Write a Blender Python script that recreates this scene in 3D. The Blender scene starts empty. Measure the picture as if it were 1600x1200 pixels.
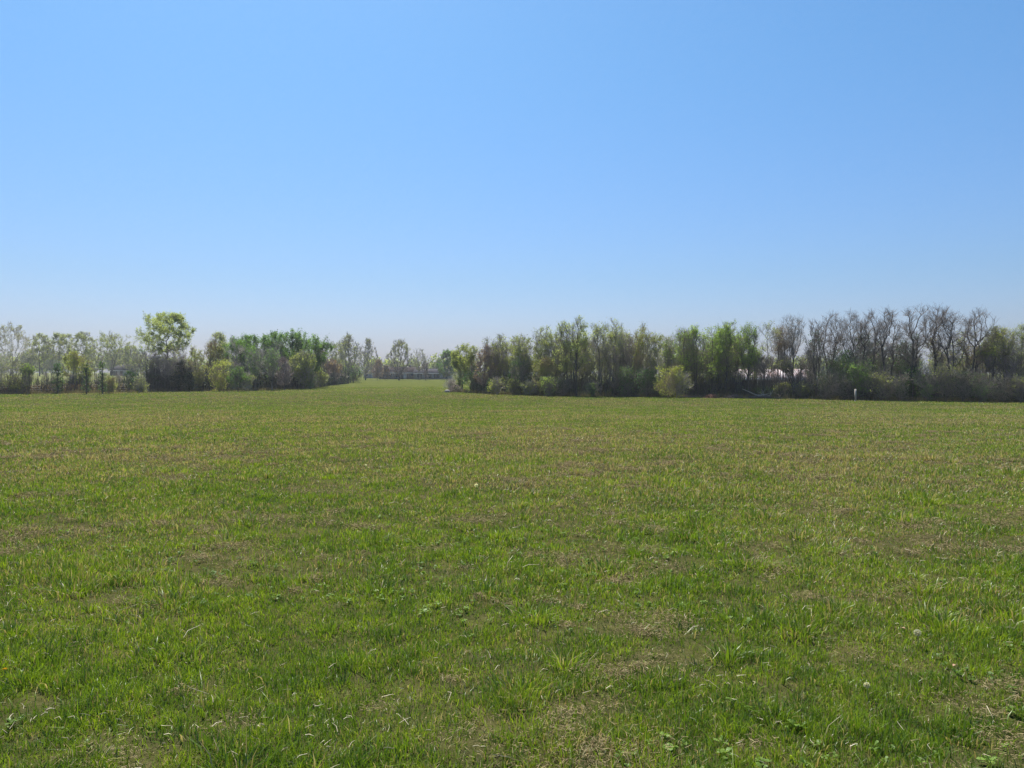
import bpy, math, time
import numpy as np
from mathutils import Vector
T00 = time.time()
S = bpy.context.scene
COL = S.collection
RNG = np.random.default_rng(7)
F = 1202.0            # focal length in photo pixels
HOR = 580.0           # horizon row in the photo
CAMH = 1.65

# ------------------------------------------------------------------ ground shape
def sstep(a, b, x):
    t = np.clip((np.asarray(x, float) - a) / (b - a), 0, 1)
    return t * t * (3 - 2 * t)

def hash2(ix, iy, s):
    h = (ix.astype(np.int64) * 374761393 + iy.astype(np.int64) * 668265263 + s * 982451653) & 0x7fffffff
    h = ((h ^ (h >> 13)) * 1274126177) & 0x7fffffff
    return ((h ^ (h >> 16)) & 0xffff) / 65535.0

def vnoise(x, y, s=0):
    ix = np.floor(x); iy = np.floor(y); fx = x - ix; fy = y - iy
    fx = fx * fx * (3 - 2 * fx); fy = fy * fy * (3 - 2 * fy)
    a = hash2(ix, iy, s); b = hash2(ix + 1, iy, s); c = hash2(ix, iy + 1, s); d = hash2(ix + 1, iy + 1, s)
    return (a * (1 - fx) + b * fx) * (1 - fy) + (c * (1 - fx) + d * fx) * fy

def fbm(x, y, s=0, o=3):
    v = 0; a = .5; t = 0
    for k in range(o):
        v = v + a * vnoise(x * 2**k, y * 2**k, s + k * 17); t += a; a *= .5
    return v / t

def gz(x, y):
    x = np.asarray(x, float); y = np.asarray(y, float)
    d = np.maximum(y, .01)
    z = -1.42 * sstep(8, 76, y)
    z = z + 1.25 * sstep(150, 290, y) * sstep(.29, .42, -x / d)
    z = z + .10 * (fbm(x * .05, y * .05, 3) - .5) * sstep(5, 25, y)
    z = z + .05 * (fbm(x * .7, y * .7, 5) - .5) + .055 * (fbm(x * 2.6, y * 2.6, 6) - .5) * (1 - sstep(20, 34, y))
    return z

def G(x, y):
    return float(gz(np.array([x]), np.array([y]))[0])

# ------------------------------------------------------------------ mesh helpers
def link(o, parent=None):
    COL.objects.link(o)
    if parent is not None:
        o.parent = parent
    return o

def mk(name, parts, mats, parent=None, attrs=None, smooth=False):
    """parts: list of (verts (n,3), faces (m,k), material index) -> one mesh object"""
    V = []; LI = []; LT = []; MI = []; off = 0
    for v, f, mi in parts:
        if len(f) == 0:
            continue
        v = np.asarray(v, np.float32); f = np.asarray(f, np.int32)
        V.append(v); LI.append((f + off).ravel()); LT.append(np.full(len(f), f.shape[1], np.int32))
        MI.append(np.full(len(f), mi, np.int32)); off += len(v)
    V = np.concatenate(V); LI = np.concatenate(LI); LT = np.concatenate(LT); MI = np.concatenate(MI)
    me = bpy.data.meshes.new(name)
    me.vertices.add(len(V)); me.vertices.foreach_set('co', V.ravel())
    me.loops.add(len(LI)); me.loops.foreach_set('vertex_index', LI)
    me.polygons.add(len(LT))
    me.polygons.foreach_set('loop_start', np.concatenate([[0], np.cumsum(LT)[:-1]]).astype(np.int32))
    me.polygons.foreach_set('loop_total', LT)
    for m in mats:
        me.materials.append(m)
    me.polygons.foreach_set('material_index', MI)
    if smooth:
        me.polygons.foreach_set('use_smooth', np.ones(len(LT), bool))
    for an, arr in (attrs or {}).items():
        a = me.attributes.new(an, 'FLOAT', 'POINT'); a.data.foreach_set('value', np.asarray(arr, np.float32))
    me.update(calc_edges=True)
    o = bpy.data.objects.new(name, me)
    return link(o, parent)

def tag(o, label=None, cat=None, group=None, kind=None):
    if label: o['label'] = label
    if cat: o['category'] = cat
    if group: o['group'] = group
    if kind: o['kind'] = kind
    return o

def empty(name, x, y, z=None, rz=0, **k):
    o = bpy.data.objects.new(name, None); COL.objects.link(o)
    o.empty_display_size = .2
    o.location = (x, y, G(x, y) if z is None else z); o.rotation_euler.z = rz
    return tag(o, **k)

def box(x0, x1, y0, y1, z0, z1):
    v = [(x0,y0,z0),(x1,y0,z0),(x1,y1,z0),(x0,y1,z0),(x0,y0,z1),(x1,y0,z1),(x1,y1,z1),(x0,y1,z1)]
    f = [(0,3,2,1),(4,5,6,7),(0,1,5,4),(1,2,6,5),(2,3,7,6),(3,0,4,7)]
    return np.array(v, float), np.array(f), 0

def tubes(P, R, s):
    """P (n,k,3) points, R (n,k) radii -> verts, quads"""
    n, k, _ = P.shape
    if n == 0:
        return np.zeros((0, 3)), np.zeros((0, 4), int)
    d = P[:, -1] - P[:, 0]; d /= np.linalg.norm(d, axis=1, keepdims=True) + 1e-9
    ref = np.where((np.abs(d[:, 2:3]) > .8), np.array([[1., 0, 0]]), np.array([[0, 0, 1.]]))
    a = np.cross(d, ref); a /= np.linalg.norm(a, axis=1, keepdims=True) + 1e-9
    b = np.cross(d, a)
    th = np.arange(s) * 2 * math.pi / s
    ring = np.cos(th)[None, :, None] * a[:, None, :] + np.sin(th)[None, :, None] * b[:, None, :]
    V = P[:, :, None, :] + R[:, :, None, None] * ring[:, None, :, :]
    base = (np.arange(n) * k * s)[:, None, None] + (np.arange(k - 1) * s)[None, :, None]
    j = np.arange(s)[None, None, :]; j2 = (j + 1) % s
    Q = np.stack([base + j, base + j2, base + s + j2, base + s + j], -1).reshape(-1, 4)
    return V.reshape(-1, 3), Q

def leaves(C, size, rng, up=0.0, asp=.55):
    """rhombus leaves at centres C"""
    n = len(C)
    if n == 0:
        return np.zeros((0, 3)), np.zeros((0, 4), int)
    u = rng.normal(size=(n, 3)); u[:, 2] += up; u /= np.linalg.norm(u, axis=1, keepdims=True)
    w = np.cross(u, rng.normal(size=(n, 3))); w /= np.linalg.norm(w, axis=1, keepdims=True) + 1e-9
    sz = (size * rng.uniform(.6, 1.35, n))[:, None] * .5
    V = np.stack([C - u * sz, C + w * sz * asp, C + u * sz, C - w * sz * asp], 1)
    return V.reshape(-1, 3), np.arange(n * 4).reshape(-1, 4)

# ------------------------------------------------------------------ materials
def newmat(name):
    m = bpy.data.materials.new(name); m.use_nodes = True
    nt = m.node_tree; nt.nodes.clear()
    out = nt.nodes.new('ShaderNodeOutputMaterial')
    return m, nt, out

def N(nt, t, **kw):
    n = nt.nodes.new(t)
    for k, v in kw.items():
        if k.startswith('i_'):
            n.inputs[k[2:].replace('_', ' ')].default_value = v
        else:
            setattr(n, k, v)
    return n

def L(nt, a, b):
    nt.links.new(a, b)

def mixc(nt, fac, a, b, mode='MIX'):
    n = nt.nodes.new('ShaderNodeMix'); n.data_type = 'RGBA'; n.blend_type = mode
    for inp, v in ((n.inputs[0], fac), (n.inputs[6], a), (n.inputs[7], b)):
        if hasattr(v, 'is_linked') or hasattr(v, 'links'):
            nt.links.new(v, inp)
        else:
            inp.default_value = v if not isinstance(v, tuple) else (*v[:3], 1)
    return n.outputs[2]

def math_(nt, op, a, b=0.0, clamp=False):
    n = nt.nodes.new('ShaderNodeMath'); n.operation = op; n.use_clamp = clamp
    for i, v in enumerate((a, b)):
        if hasattr(v, 'links'): nt.links.new(v, n.inputs[i])
        else: n.inputs[i].default_value = v
    return n.outputs[0]

def ramp(nt, v, a, b):
    n = nt.nodes.new('ShaderNodeMapRange'); n.interpolation_type = 'SMOOTHSTEP'
    nt.links.new(v, n.inputs['Value']); n.inputs['From Min'].default_value = a; n.inputs['From Max'].default_value = b
    return n.outputs['Result']

def noise(nt, vec, scale, detail=3, rough=.55):
    n = nt.nodes.new('ShaderNodeTexNoise'); n.inputs['Scale'].default_value = scale
    n.inputs['Detail'].default_value = detail; n.inputs['Roughness'].default_value = rough
    nt.links.new(vec, n.inputs['Vector'])
    return n.outputs['Fac']

def leaf_shader(nt, out, col, trans=.5, gloss=.06, rough=.45):
    d = N(nt, 'ShaderNodeBsdfDiffuse'); t = N(nt, 'ShaderNodeBsdfTranslucent'); g = N(nt, 'ShaderNodeBsdfGlossy', i_Roughness=rough)
    L(nt, col, d.inputs[0])
    tc = mixc(nt, 1.0, col, (1.0, 1.0, .55), 'MULTIPLY')
    tb = nt.nodes.new('ShaderNodeBrightContrast'); tb.inputs['Bright'].default_value = 0.0
    L(nt, tc, t.inputs[0])
    nt.nodes.remove(tb)
    m1 = N(nt, 'ShaderNodeMixShader'); m1.inputs[0].default_value = trans
    L(nt, d.outputs[0], m1.inputs[1]); L(nt, t.outputs[0], m1.inputs[2])
    m2 = N(nt, 'ShaderNodeMixShader'); m2.inputs[0].default_value = gloss
    L(nt, m1.outputs[0], m2.inputs[1]); L(nt, g.outputs[0], m2.inputs[2])
    L(nt, m2.outputs[0], out.inputs[0])

def leafmat(name, c1, c2, trans=.5):
    m, nt, out = newmat(name)
    geo = N(nt, 'ShaderNodeNewGeometry')
    n = noise(nt, geo.outputs['Position'], .55, 2)
    a = mixc(nt, geo.outputs['Random Per Island'], c1, c2)
    b = mixc(nt, ramp(nt, n, .3, .7), a, tuple(.62 * v for v in c1))
    leaf_shader(nt, out, b, trans, .02, .5)
    return m

def barkmat(name, c1, c2):
    m, nt, out = newmat(name)
    geo = N(nt, 'ShaderNodeNewGeometry')
    mp = N(nt, 'ShaderNodeMapping'); mp.inputs['Scale'].default_value = (1, 1, .25)
    L(nt, geo.outputs['Position'], mp.inputs[0])
    n = noise(nt, mp.outputs[0], 9, 4)
    c = mixc(nt, ramp(nt, n, .3, .7), c1, c2)
    p = N(nt, 'ShaderNodeBsdfPrincipled'); p.inputs['Roughness'].default_value = .9
    p.inputs['Specular IOR Level'].default_value = .15
    L(nt, c, p.inputs['Base Color']); L(nt, p.outputs[0], out.inputs[0])
    return m

def plain(name, c1, c2=None, rough=.7, scale=3.0, spec=.3, stretch=(1, 1, 1), metal=0):
    m, nt, out = newmat(name)
    p = N(nt, 'ShaderNodeBsdfPrincipled'); p.inputs['Roughness'].default_value = rough
    p.inputs['Specular IOR Level'].default_value = spec; p.inputs['Metallic'].default_value = metal
    tc = N(nt, 'ShaderNodeTexCoord'); mp = N(nt, 'ShaderNodeMapping'); mp.inputs['Scale'].default_value = stretch
    L(nt, tc.outputs['Object'], mp.inputs[0])
    n = noise(nt, mp.outputs[0], scale, 4)
    L(nt, mixc(nt, ramp(nt, n, .3, .7), c1, c2 or tuple(.8 * v for v in c1)), p.inputs['Base Color'])
    L(nt, p.outputs[0], out.inputs[0])
    return m

B = {
 'dark': barkmat('bark_dark', (.060, .052, .044), (.12, .105, .09)),
 'grey': barkmat('bark_grey', (.11, .10, .092), (.20, .185, .17)),
 'pale': barkmat('bark_pale', (.24, .21, .18), (.40, .36, .31)),
 'red': barkmat('bark_red', (.10, .066, .060), (.17, .12, .11)),
 'gold': barkmat('bark_gold', (.17, .13, .07), (.30, .24, .14)),
}
TW = {
 'dark': barkmat('twig_dark', (.20, .17, .145), (.29, .25, .215)),
 'grey': barkmat('twig_grey', (.30, .27, .23), (.42, .38, .33)),
 'pale': barkmat('twig_pale', (.42, .37, .32), (.55, .50, .44)),
 'red': barkmat('twig_red', (.26, .205, .185), (.36, .30, .27)),
 'gold': barkmat('twig_gold', (.33, .26, .15), (.44, .35, .21)),
}
LF = {
 'light': leafmat('leaf_light', (.36, .44, .16), (.52, .57, .26), .62),
 'bright': leafmat('leaf_bright', (.25, .40, .075), (.42, .53, .15), .62),
 'green': leafmat('leaf_green', (.13, .26, .06), (.24, .38, .10), .6),
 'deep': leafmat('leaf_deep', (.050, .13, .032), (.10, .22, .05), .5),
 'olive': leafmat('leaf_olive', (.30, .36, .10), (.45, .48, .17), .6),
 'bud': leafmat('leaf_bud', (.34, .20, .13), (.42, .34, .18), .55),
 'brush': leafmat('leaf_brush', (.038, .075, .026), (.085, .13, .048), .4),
 'juniper': leafmat('leaf_juniper', (.014, .035, .016), (.028, .055, .02), .15),
 'yellow': leafmat('leaf_yellow', (.36, .44, .07), (.54, .56, .14), .6),
 'pale': leafmat('leaf_pale', (.30, .33, .18), (.42, .42, .26), .55),
}

# ------------------------------------------------------------------ field colour, shared by soil and grass
def field_nodes(nt):
    geo = N(nt, 'ShaderNodeNewGeometry'); P = geo.outputs['Position']
    big = noise(nt, P, .075, 4, .6); mid = noise(nt, P, .42, 4, .6); small = noise(nt, P, 2.3, 3, .6)
    sx = N(nt, 'ShaderNodeSeparateXYZ'); L(nt, P, sx.inputs[0])
    # a dry belt lies across the middle of the field
    belt = math_(nt, 'MULTIPLY', ramp(nt, sx.outputs[1], 7, 15), math_(nt, 'SUBTRACT', 1.0, ramp(nt, sx.outputs[1], 34, 60)))
    dry = math_(nt, 'MULTIPLY', ramp(nt, big, .42, .62), .50)
    dry = math_(nt, 'ADD', dry, math_(nt, 'MULTIPLY', ramp(nt, mid, .44, .62), .45))
    dry = math_(nt, 'ADD', dry, math_(nt, 'MULTIPLY', ramp(nt, small, .52, .75), .30))
    dry = math_(nt, 'ADD', dry, math_(nt, 'MULTIPLY', belt, .26))
    dry = math_(nt, 'MULTIPLY', dry, math_(nt, 'ADD', .58, math_(nt, 'MULTIPLY', ramp(nt, sx.outputs[1], 5, 14), .5)))
    # the rough pasture behind the thin left hedge row is dry throughout
    q = math_(nt, 'DIVIDE', sx.outputs[0], sx.outputs[1])
    past = math_(nt, 'MULTIPLY', ramp(nt, sx.outputs[1], 112, 122), ramp(nt, math_(nt, 'MULTIPLY', q, -1.0), .33, .36))
    dry = math_(nt, 'ADD', dry, math_(nt, 'MULTIPLY', past, .75), True)
    g = math_(nt, 'ADD', math_(nt, 'MULTIPLY', noise(nt, P, 4.5, 3), .6), math_(nt, 'MULTIPLY', noise(nt, P, .5, 3), .4))
    green = mixc(nt, ramp(nt, g, .38, .62), (.086, .180, .005), (.210, .322, .010))
    return P, dry, green, small, mid

def grassmat():
    m, nt, out = newmat('grass_blades')
    P, dry, green, small, mid = field_nodes(nt)
    at = N(nt, 'ShaderNodeAttribute', attribute_name='rnd'); r = at.outputs['Fac']
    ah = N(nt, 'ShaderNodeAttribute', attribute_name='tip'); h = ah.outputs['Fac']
    r2 = math_(nt, 'FRACT', math_(nt, 'MULTIPLY', r, 37.7))
    r3 = math_(nt, 'FRACT', math_(nt, 'MULTIPLY', r, 91.3))
    g2 = mixc(nt, r2, mixc(nt, 1.0, green, (.42, .54, .5), 'MULTIPLY'), mixc(nt, 1.0, green, (1.65, 1.48, 1.8), 'MULTIPLY'))
    straw = mixc(nt, r2, (.26, .185, .085), (.56, .47, .26))
    thr = math_(nt, 'ADD', math_(nt, 'MULTIPLY', dry, .66), .05)
    isdry = math_(nt, 'LESS_THAN', r3, thr)
    c = mixc(nt, isdry, g2, straw)
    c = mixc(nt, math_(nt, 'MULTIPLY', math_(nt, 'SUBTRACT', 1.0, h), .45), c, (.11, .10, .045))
    leaf_shader(nt, out, c, .48, .035, .42)
    return m

def soilmat():
    m, nt, out = newmat('field_ground')
    P, dry, green, small, mid = field_nodes(nt)
    sp = noise(nt, P, 14, 5, .7); sp2 = noise(nt, P, 60, 4, .7)
    th = mixc(nt, ramp(nt, sp, .3, .7), (.030, .028, .012), (.080, .066, .034))
    gr = mixc(nt, ramp(nt, sp2, .3, .7), mixc(nt, 1.0, green, (.44, .31, 2.2), 'MULTIPLY'), mixc(nt, 1.0, green, (.62, .43, 3.2), 'MULTIPLY'))
    sx = N(nt, 'ShaderNodeSeparateXYZ'); L(nt, P, sx.inputs[0])
    soil = math_(nt, 'SUBTRACT', 1.0, math_(nt, 'MULTIPLY', ramp(nt, sx.outputs[1], 90, 150), .8))   # turf closes up on the far mown ground
    c = mixc(nt, math_(nt, 'MULTIPLY', soil, math_(nt, 'ADD', math_(nt, 'MULTIPLY', dry, .35), .65), True), gr, th)
    q = math_(nt, 'DIVIDE', sx.outputs[0], sx.outputs[1])
    past = math_(nt, 'MULTIPLY', ramp(nt, sx.outputs[1], 112, 122), ramp(nt, math_(nt, 'MULTIPLY', q, -1.0), .33, .36))
    pc = mixc(nt, ramp(nt, mid, .3, .7), (.15, .135, .065), (.10, .13, .042))
    c = mixc(nt, past, c, pc)
    d = N(nt, 'ShaderNodeBsdfDiffuse'); L(nt, c, d.inputs[0])
    bp = N(nt, 'ShaderNodeBump'); bp.inputs['Strength'].default_value = .6; bp.inputs['Distance'].default_value = .03
    L(nt, sp2, bp.inputs['Height']); L(nt, bp.outputs[0], d.inputs['Normal'])
    L(nt, d.outputs[0], out.inputs[0])
    return m

# ------------------------------------------------------------------ ground sheet
def make_ground():
    ys = np.concatenate([np.linspace(-25, -2, 12), np.linspace(-1, 1.4, 10), np.linspace(1.5, 18, 150), np.linspace(18.2, 36, 90), np.geomspace(36.5, 950, 120)])
    t = np.linspace(-1, 1, 661); xs = np.sinh(t * 5.2) / math.sinh(5.2) * 800
    X, Y = np.meshgrid(xs, ys); Z = gz(X, Y)
    V = np.stack([X, Y, Z], -1).reshape(-1, 3); w = len(xs)
    i = np.arange(len(ys) - 1)[:, None] * w + np.arange(w - 1)[None, :]
    Fc = np.stack([i, i + 1, i + w + 1, i + w], -1).reshape(-1, 4)
    o = mk('ground', [(V, Fc, 0)], [soilmat()], smooth=True)
    tag(o, 'green and straw coloured meadow ground running out to the tree lines', kind='structure')
make_ground()

# ------------------------------------------------------------------ grass
def blades(x, y, hgt, wid, lean, rng, az=None, la=None):
    n = len(x); z = gz(x, y) - .012
    az = rng.uniform(0, 2 * math.pi, n) if az is None else az
    la = rng.uniform(0, 2 * math.pi, n) if la is None else la
    dx = np.cos(la) * lean; dy = np.sin(la) * lean
    wx = np.cos(az) * wid * .5; wy = np.sin(az) * wid * .5
    b = np.stack([x, y, z], 1); w = np.stack([wx, wy, np.zeros(n)], 1)
    up = np.sqrt(np.maximum(1 - lean**2, .05))
    mid = b + np.stack([dx * .30, dy * .30, up * .58], 1) * hgt[:, None]
    tip = b + np.stack([dx, dy, up * (1 - .25 * lean)], 1) * hgt[:, None]
    V = np.stack([b - w, b + w, mid + w * .75, mid - w * .75, tip], 1).reshape(-1, 3)
    i = np.arange(n) * 5
    q = np.stack([i, i + 1, i + 2, i + 3], 1); t = np.stack([i + 3, i + 2, i + 4], 1)
    tipv = np.tile([0, 0, .6, .6, 1], n)
    return V, q, t, tipv

def wedge(n, d0, d1, p, rng, marg=2.0, half=.70):
    """points over the viewed wedge with density falling as d^-p"""
    e = 2 - p; u = rng.random(n)
    if abs(e) < 1e-3: d = d0 * (d1 / d0) ** u
    else: d = (d0**e + u * (d1**e - d0**e)) ** (1 / e)
    x = rng.uniform(-1, 1, n) * (d * half + marg)
    return x, d

def make_grass():
    rng = np.random.default_rng(11)
    x, d = wedge(2500000, 1.8, 150, 1.85, rng)
    # thin patches show thatch
    dens = fbm(x * 1.1, d * 1.1, 21, 3) * .5 + fbm(x * 4.5, d * 4.5, 24, 3) * .5
    keep = rng.random(len(x)) < np.clip(.16 + 4.4 * (dens - .35), .16, 1) * np.where(d > 25, 1, 1)
    x = x[keep]; d = d[keep]; dens = dens[keep]
    n = len(x)
    clump = fbm(x * .8, d * .8, 31, 3); tuft = fbm(x * 4.0, d * 4.0, 35, 3)
    h = .028 + .045 * clump + .12 * np.clip(tuft - .42, 0, 1) * (.3 + clump)
    h *= rng.uniform(.55, 1.5, n)
    long_ = rng.random(n) < .012; h[long_] *= rng.uniform(1.3, 2.1, long_.sum())
    wid = .0040 * np.maximum(d / 3.8, 1) ** .80 * rng.uniform(.7, 1.4, n)
    h = h * np.maximum(d / 30, 1) ** .12
    lean = np.clip(rng.normal(.50, .26, n), .02, .97)
    V, q, t, tipv = blades(x, d, h, wid, lean, rng)
    rnd = np.repeat(rng.random(n), 5)
    # thick tufts of longer broad grass
    nt_ = 1500; tx, ty = wedge(nt_, 2.6, 34, 1.25, rng, .8)
    big_ = np.arange(nt_) < 150; tx[:150], ty[:150] = wedge(150, 2.7, 16, 1.3, rng, .3)
    k = rng.integers(10, 50, nt_); k[:150] = rng.integers(70, 190, 150); ci = np.repeat(np.arange(nt_), k); m = len(ci)
    rad = (rng.uniform(.015, .09, nt_) * np.where(rng.random(nt_) < .12, 1.9, 1)); rad[:150] = rng.uniform(.04, .13, 150); rad = rad[ci]
    bx = tx[ci] + rng.normal(size=m) * rad; by = ty[ci] + rng.normal(size=m) * rad
    hh = np.where(big_, rng.uniform(.09, .155, nt_), rng.uniform(.05, .10, nt_))[ci] * rng.uniform(.5, 1.3, m)
    V2, q2, t2, tip2 = blades(bx, by, hh, (.0054 + .0013 * by / 4) * rng.uniform(.6, 1.5, m), np.clip(rng.normal(.60, .25, m), .05, .98), rng, la=np.arctan2(by - ty[ci], bx - tx[ci]) + rng.normal(size=m) * .5)
    rnd2 = np.repeat(rng.random(nt_)[ci] * .999 * .01 + np.floor(rng.random(m) * 37) / 37, 5) % 1
    o1 = len(V); q2 = q2 + o1; t2 = t2 + o1
    Vall = np.concatenate([V, V2])
    nf = np.concatenate([q, q2]); tf = np.concatenate([t, t2])
    me_parts = [(Vall, nf, 0)]
    # mk offsets every part, so join the triangles by hand
    me = bpy.data.meshes.new('grass')
    me.vertices.add(len(Vall)); me.vertices.foreach_set('co', Vall.astype(np.float32).ravel())
    LI = np.concatenate([nf.ravel(), tf.ravel()]).astype(np.int32)
    LT = np.concatenate([np.full(len(nf), 4), np.full(len(tf), 3)]).astype(np.int32)
    me.loops.add(len(LI)); me.loops.foreach_set('vertex_index', LI)
    me.polygons.add(len(LT)); me.polygons.foreach_set('loop_start', np.concatenate([[0], np.cumsum(LT)[:-1]]).astype(np.int32))
    me.polygons.foreach_set('loop_total', LT)
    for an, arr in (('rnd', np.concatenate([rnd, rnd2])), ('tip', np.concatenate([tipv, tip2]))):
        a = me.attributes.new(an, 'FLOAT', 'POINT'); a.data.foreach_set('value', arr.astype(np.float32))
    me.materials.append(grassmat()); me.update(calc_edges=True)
    o = link(bpy.data.objects.new('grass', me))
    tag(o, 'short spring grass mixed with dry straw covering the whole meadow', 'grass', kind='stuff')
make_grass()

def make_straw():
    rng = np.random.default_rng(5)
    n = 3600; x, d = wedge(n, 2.2, 20, 1.5, rng, 1)
    keep = rng.random(n) < np.clip((fbm(x * .6, d * .6, 77, 3) - .3) * 3, .12, 1); x = x[keep]; d = d[keep]; n = len(x)
    ln = rng.uniform(.015, .06, n) * np.where(rng.random(n) < .07, 2.6, 1)
    az = rng.uniform(0, 2 * math.pi, n); el = np.abs(rng.normal(.1, .3, n)); z = gz(x, d) + rng.uniform(.02, .06, n)
    dr = np.stack([np.cos(az) * np.cos(el), np.sin(az) * np.cos(el), np.sin(el)], 1)
    p0 = np.stack([x, d, z], 1); bend = rng.normal(size=(n, 3)) * .12; bend[:, 2] = np.abs(bend[:, 2])
    P = np.stack([p0, p0 + dr * ln[:, None] * .5 + bend * ln[:, None], p0 + dr * ln[:, None]], 1)
    R = (rng.uniform(.0008, .0019, n) * np.maximum(d / 5, 1) ** .7)[:, None] * np.array([[1, .9, .5]])
    V, Q = tubes(P, R, 3)
    m = plain('dry_straw', (.48, .40, .25), (.62, .55, .38), .6, 5)
    tag(mk('straw', [(V, Q, 0)], [m]), 'pale dead straw stalks lying scattered in the near grass', 'straw', kind='stuff')
    # matted brown thatch: many short flat bits in patches
    n = 2600; cx, cy = wedge(n, 2.7, 24, 1.2, rng, .8); cx = np.where(rng.random(n) < .3, np.abs(cx), cx)
    bare = fbm(cx * 1.1, cy * 1.1, 21, 3) * .5 + fbm(cx * 4.5, cy * 4.5, 24, 3) * .5 + .03 * rng.random(n)
    pick = np.argsort(bare)[:560]; cx = cx[pick]; cy = cy[pick]; n = len(cx)
    k = rng.integers(50, 300, n); ci = np.repeat(np.arange(n), k); m_ = len(ci)
    rad = (k / 330 * rng.uniform(.10, .22, n))[ci]
    bx = cx[ci] + rng.normal(size=m_) * rad; by = cy[ci] + rng.normal(size=m_) * rad * .8
    z = gz(bx, by) + rng.uniform(.01, .05, m_)
    az = rng.uniform(0, 2 * math.pi, m_); el = rng.normal(0, .3, m_); ln = rng.uniform(.008, .035, m_)
    dr = np.stack([np.cos(az) * np.cos(el), np.sin(az) * np.cos(el), np.sin(el)], 1)
    p0 = np.stack([bx, by, z], 1)
    P = np.stack([p0, p0 + dr * ln[:, None]], 1); R = (.0010 * np.maximum(by / 5, 1) ** .7)[:, None] * np.ones((1, 2))
    V, Q = tubes(P, R, 3)
    mt, nt, out = newmat('thatch')
    geo = N(nt, 'ShaderNodeNewGeometry')
    c = mixc(nt, geo.outputs['Random Per Island'], (.11, .080, .042), (.46, .37, .20))
    bs = N(nt, 'ShaderNodeBsdfDiffuse'); L(nt, c, bs.inputs[0]); L(nt, bs.outputs[0], out.inputs[0])
    tag(mk('thatch', [(V, Q, 0)], [mt]), 'matted reddish brown dead thatch in small patches among the grass', 'thatch', kind='stuff')
make_straw()

def make_weeds():
    rng = np.random.default_rng(9)
    n = 5200; cx, cy = wedge(n, 2.7, 26, 1.35, rng, .6); kk = fbm(cx * .7, cy * .7, 91, 3) + .12 * rng.random(n) > .66; cx = cx[kk]; cy = cy[kk]; n = len(cx)
    k = rng.integers(6, 14, n); ci = np.repeat(np.arange(n), k); m = len(ci)
    az = rng.uniform(0, 2 * math.pi, m); ln = rng.uniform(.018, .042, n)[ci] * rng.uniform(.6, 1.2, m); wd = ln * rng.uniform(.16, .3, m)
    el = rng.uniform(.15, 1.0, m)
    p0 = np.stack([cx[ci], cy[ci], gz(cx[ci], cy[ci]) + rng.uniform(.01, .03, m)], 1)
    d = np.stack([np.cos(az) * np.cos(el), np.sin(az) * np.cos(el), np.sin(el)], 1)
    w = np.stack([-np.sin(az), np.cos(az), np.zeros(m)], 1)
    dn = np.stack([np.zeros(m), np.zeros(m), -ln * .25], 1)
    a = p0; b = p0 + d * ln[:, None] * .45; c = p0 + d * ln[:, None] * .8 + dn * .4; e = p0 + d * ln[:, None] * 1.05 + dn
    W = w * wd[:, None]
    V = np.stack([a, b - W * .8, b + W * .8, c - W, c + W, e], 1).reshape(-1, 3)
    i = np.arange(m) * 6
    Q = np.stack([i + 1, i + 2, i + 4, i + 3], 1)
    T = np.concatenate([np.stack([i, i + 2, i + 1], 1), np.stack([i + 3, i + 4, i + 5], 1)])
    mt = leafmat('weed_leaf', (.12, .22, .03), (.24, .34, .06), .45)
    z0 = np.zeros((0, 3))
    tag(mk('weeds', [(V, Q, 0), (V, T, 0)], [mt]), 'low broad leaved weeds and clover dotted through the near grass', 'weeds', kind='stuff')
make_weeds()

# ------------------------------------------------------------------ trees
KIND = {
 # stems, fan of the stems, crown base, crown profile, boughs, weight of path length, upward sweep, crookedness, twigs, twig length
 'open':    dict(stems=1, fan=.0,  zb=.34, prof='round', n=170, om=.40, sw=.35, jit=.035, tw=9, tl=.060),
 'upright': dict(stems=3, fan=.35, zb=.30, prof='oval',  n=95,  om=.85, sw=1.0, jit=.030, tw=7, tl=.080),
 'slim':    dict(stems=1, fan=.0,  zb=.22, prof='oval',  n=30,  om=.60, sw=.8,  jit=.030, tw=7, tl=.085),
 'locust':  dict(stems=2, fan=.40, zb=.36, prof='umbrella', n=125, om=.70, sw=.55, jit=.028, tw=7, tl=.078),
 'vase':    dict(stems=7, fan=.75, zb=.12, prof='vase',  n=85,  om=.80, sw=1.0, jit=.030, tw=9, tl=.070),
 'dome':    dict(stems=1, fan=.0,  zb=.12, prof='dome',  n=170, om=.75, sw=.85, jit=.028, tw=11, tl=.070),
 'shrub':   dict(stems=7, fan=.75,  zb=.05, prof='oval', n=58,  om=.85, sw=.9,  jit=.060, tw=7, tl=.165),
}

def profile(kind, t):
    if kind == 'round': return np.sqrt(np.clip(1 - (2 * t - 1) ** 2, 0, 1)) ** .85
    if kind == 'oval': return (np.clip(t, 0, 1) ** .55) * np.clip(1 - t, 0, 1) ** .30 * 1.48
    if kind == 'dome': return (.35 + .65 * np.clip(t * 2.4, 0, 1)) * np.sqrt(np.clip(1 - t ** 2.6, 0, 1))
    if kind == 'umbrella': return (.25 + .75 * np.clip(t * 1.5, 0, 1)) * np.sqrt(np.clip(1 - t ** 4, 0, 1))
    return (.18 + .82 * t) * np.sqrt(np.clip(1 - t ** 5, 0, 1))      # vase

def unit(v):
    return v / (np.linalg.norm(v, axis=-1, keepdims=True) + 1e-9)

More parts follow.
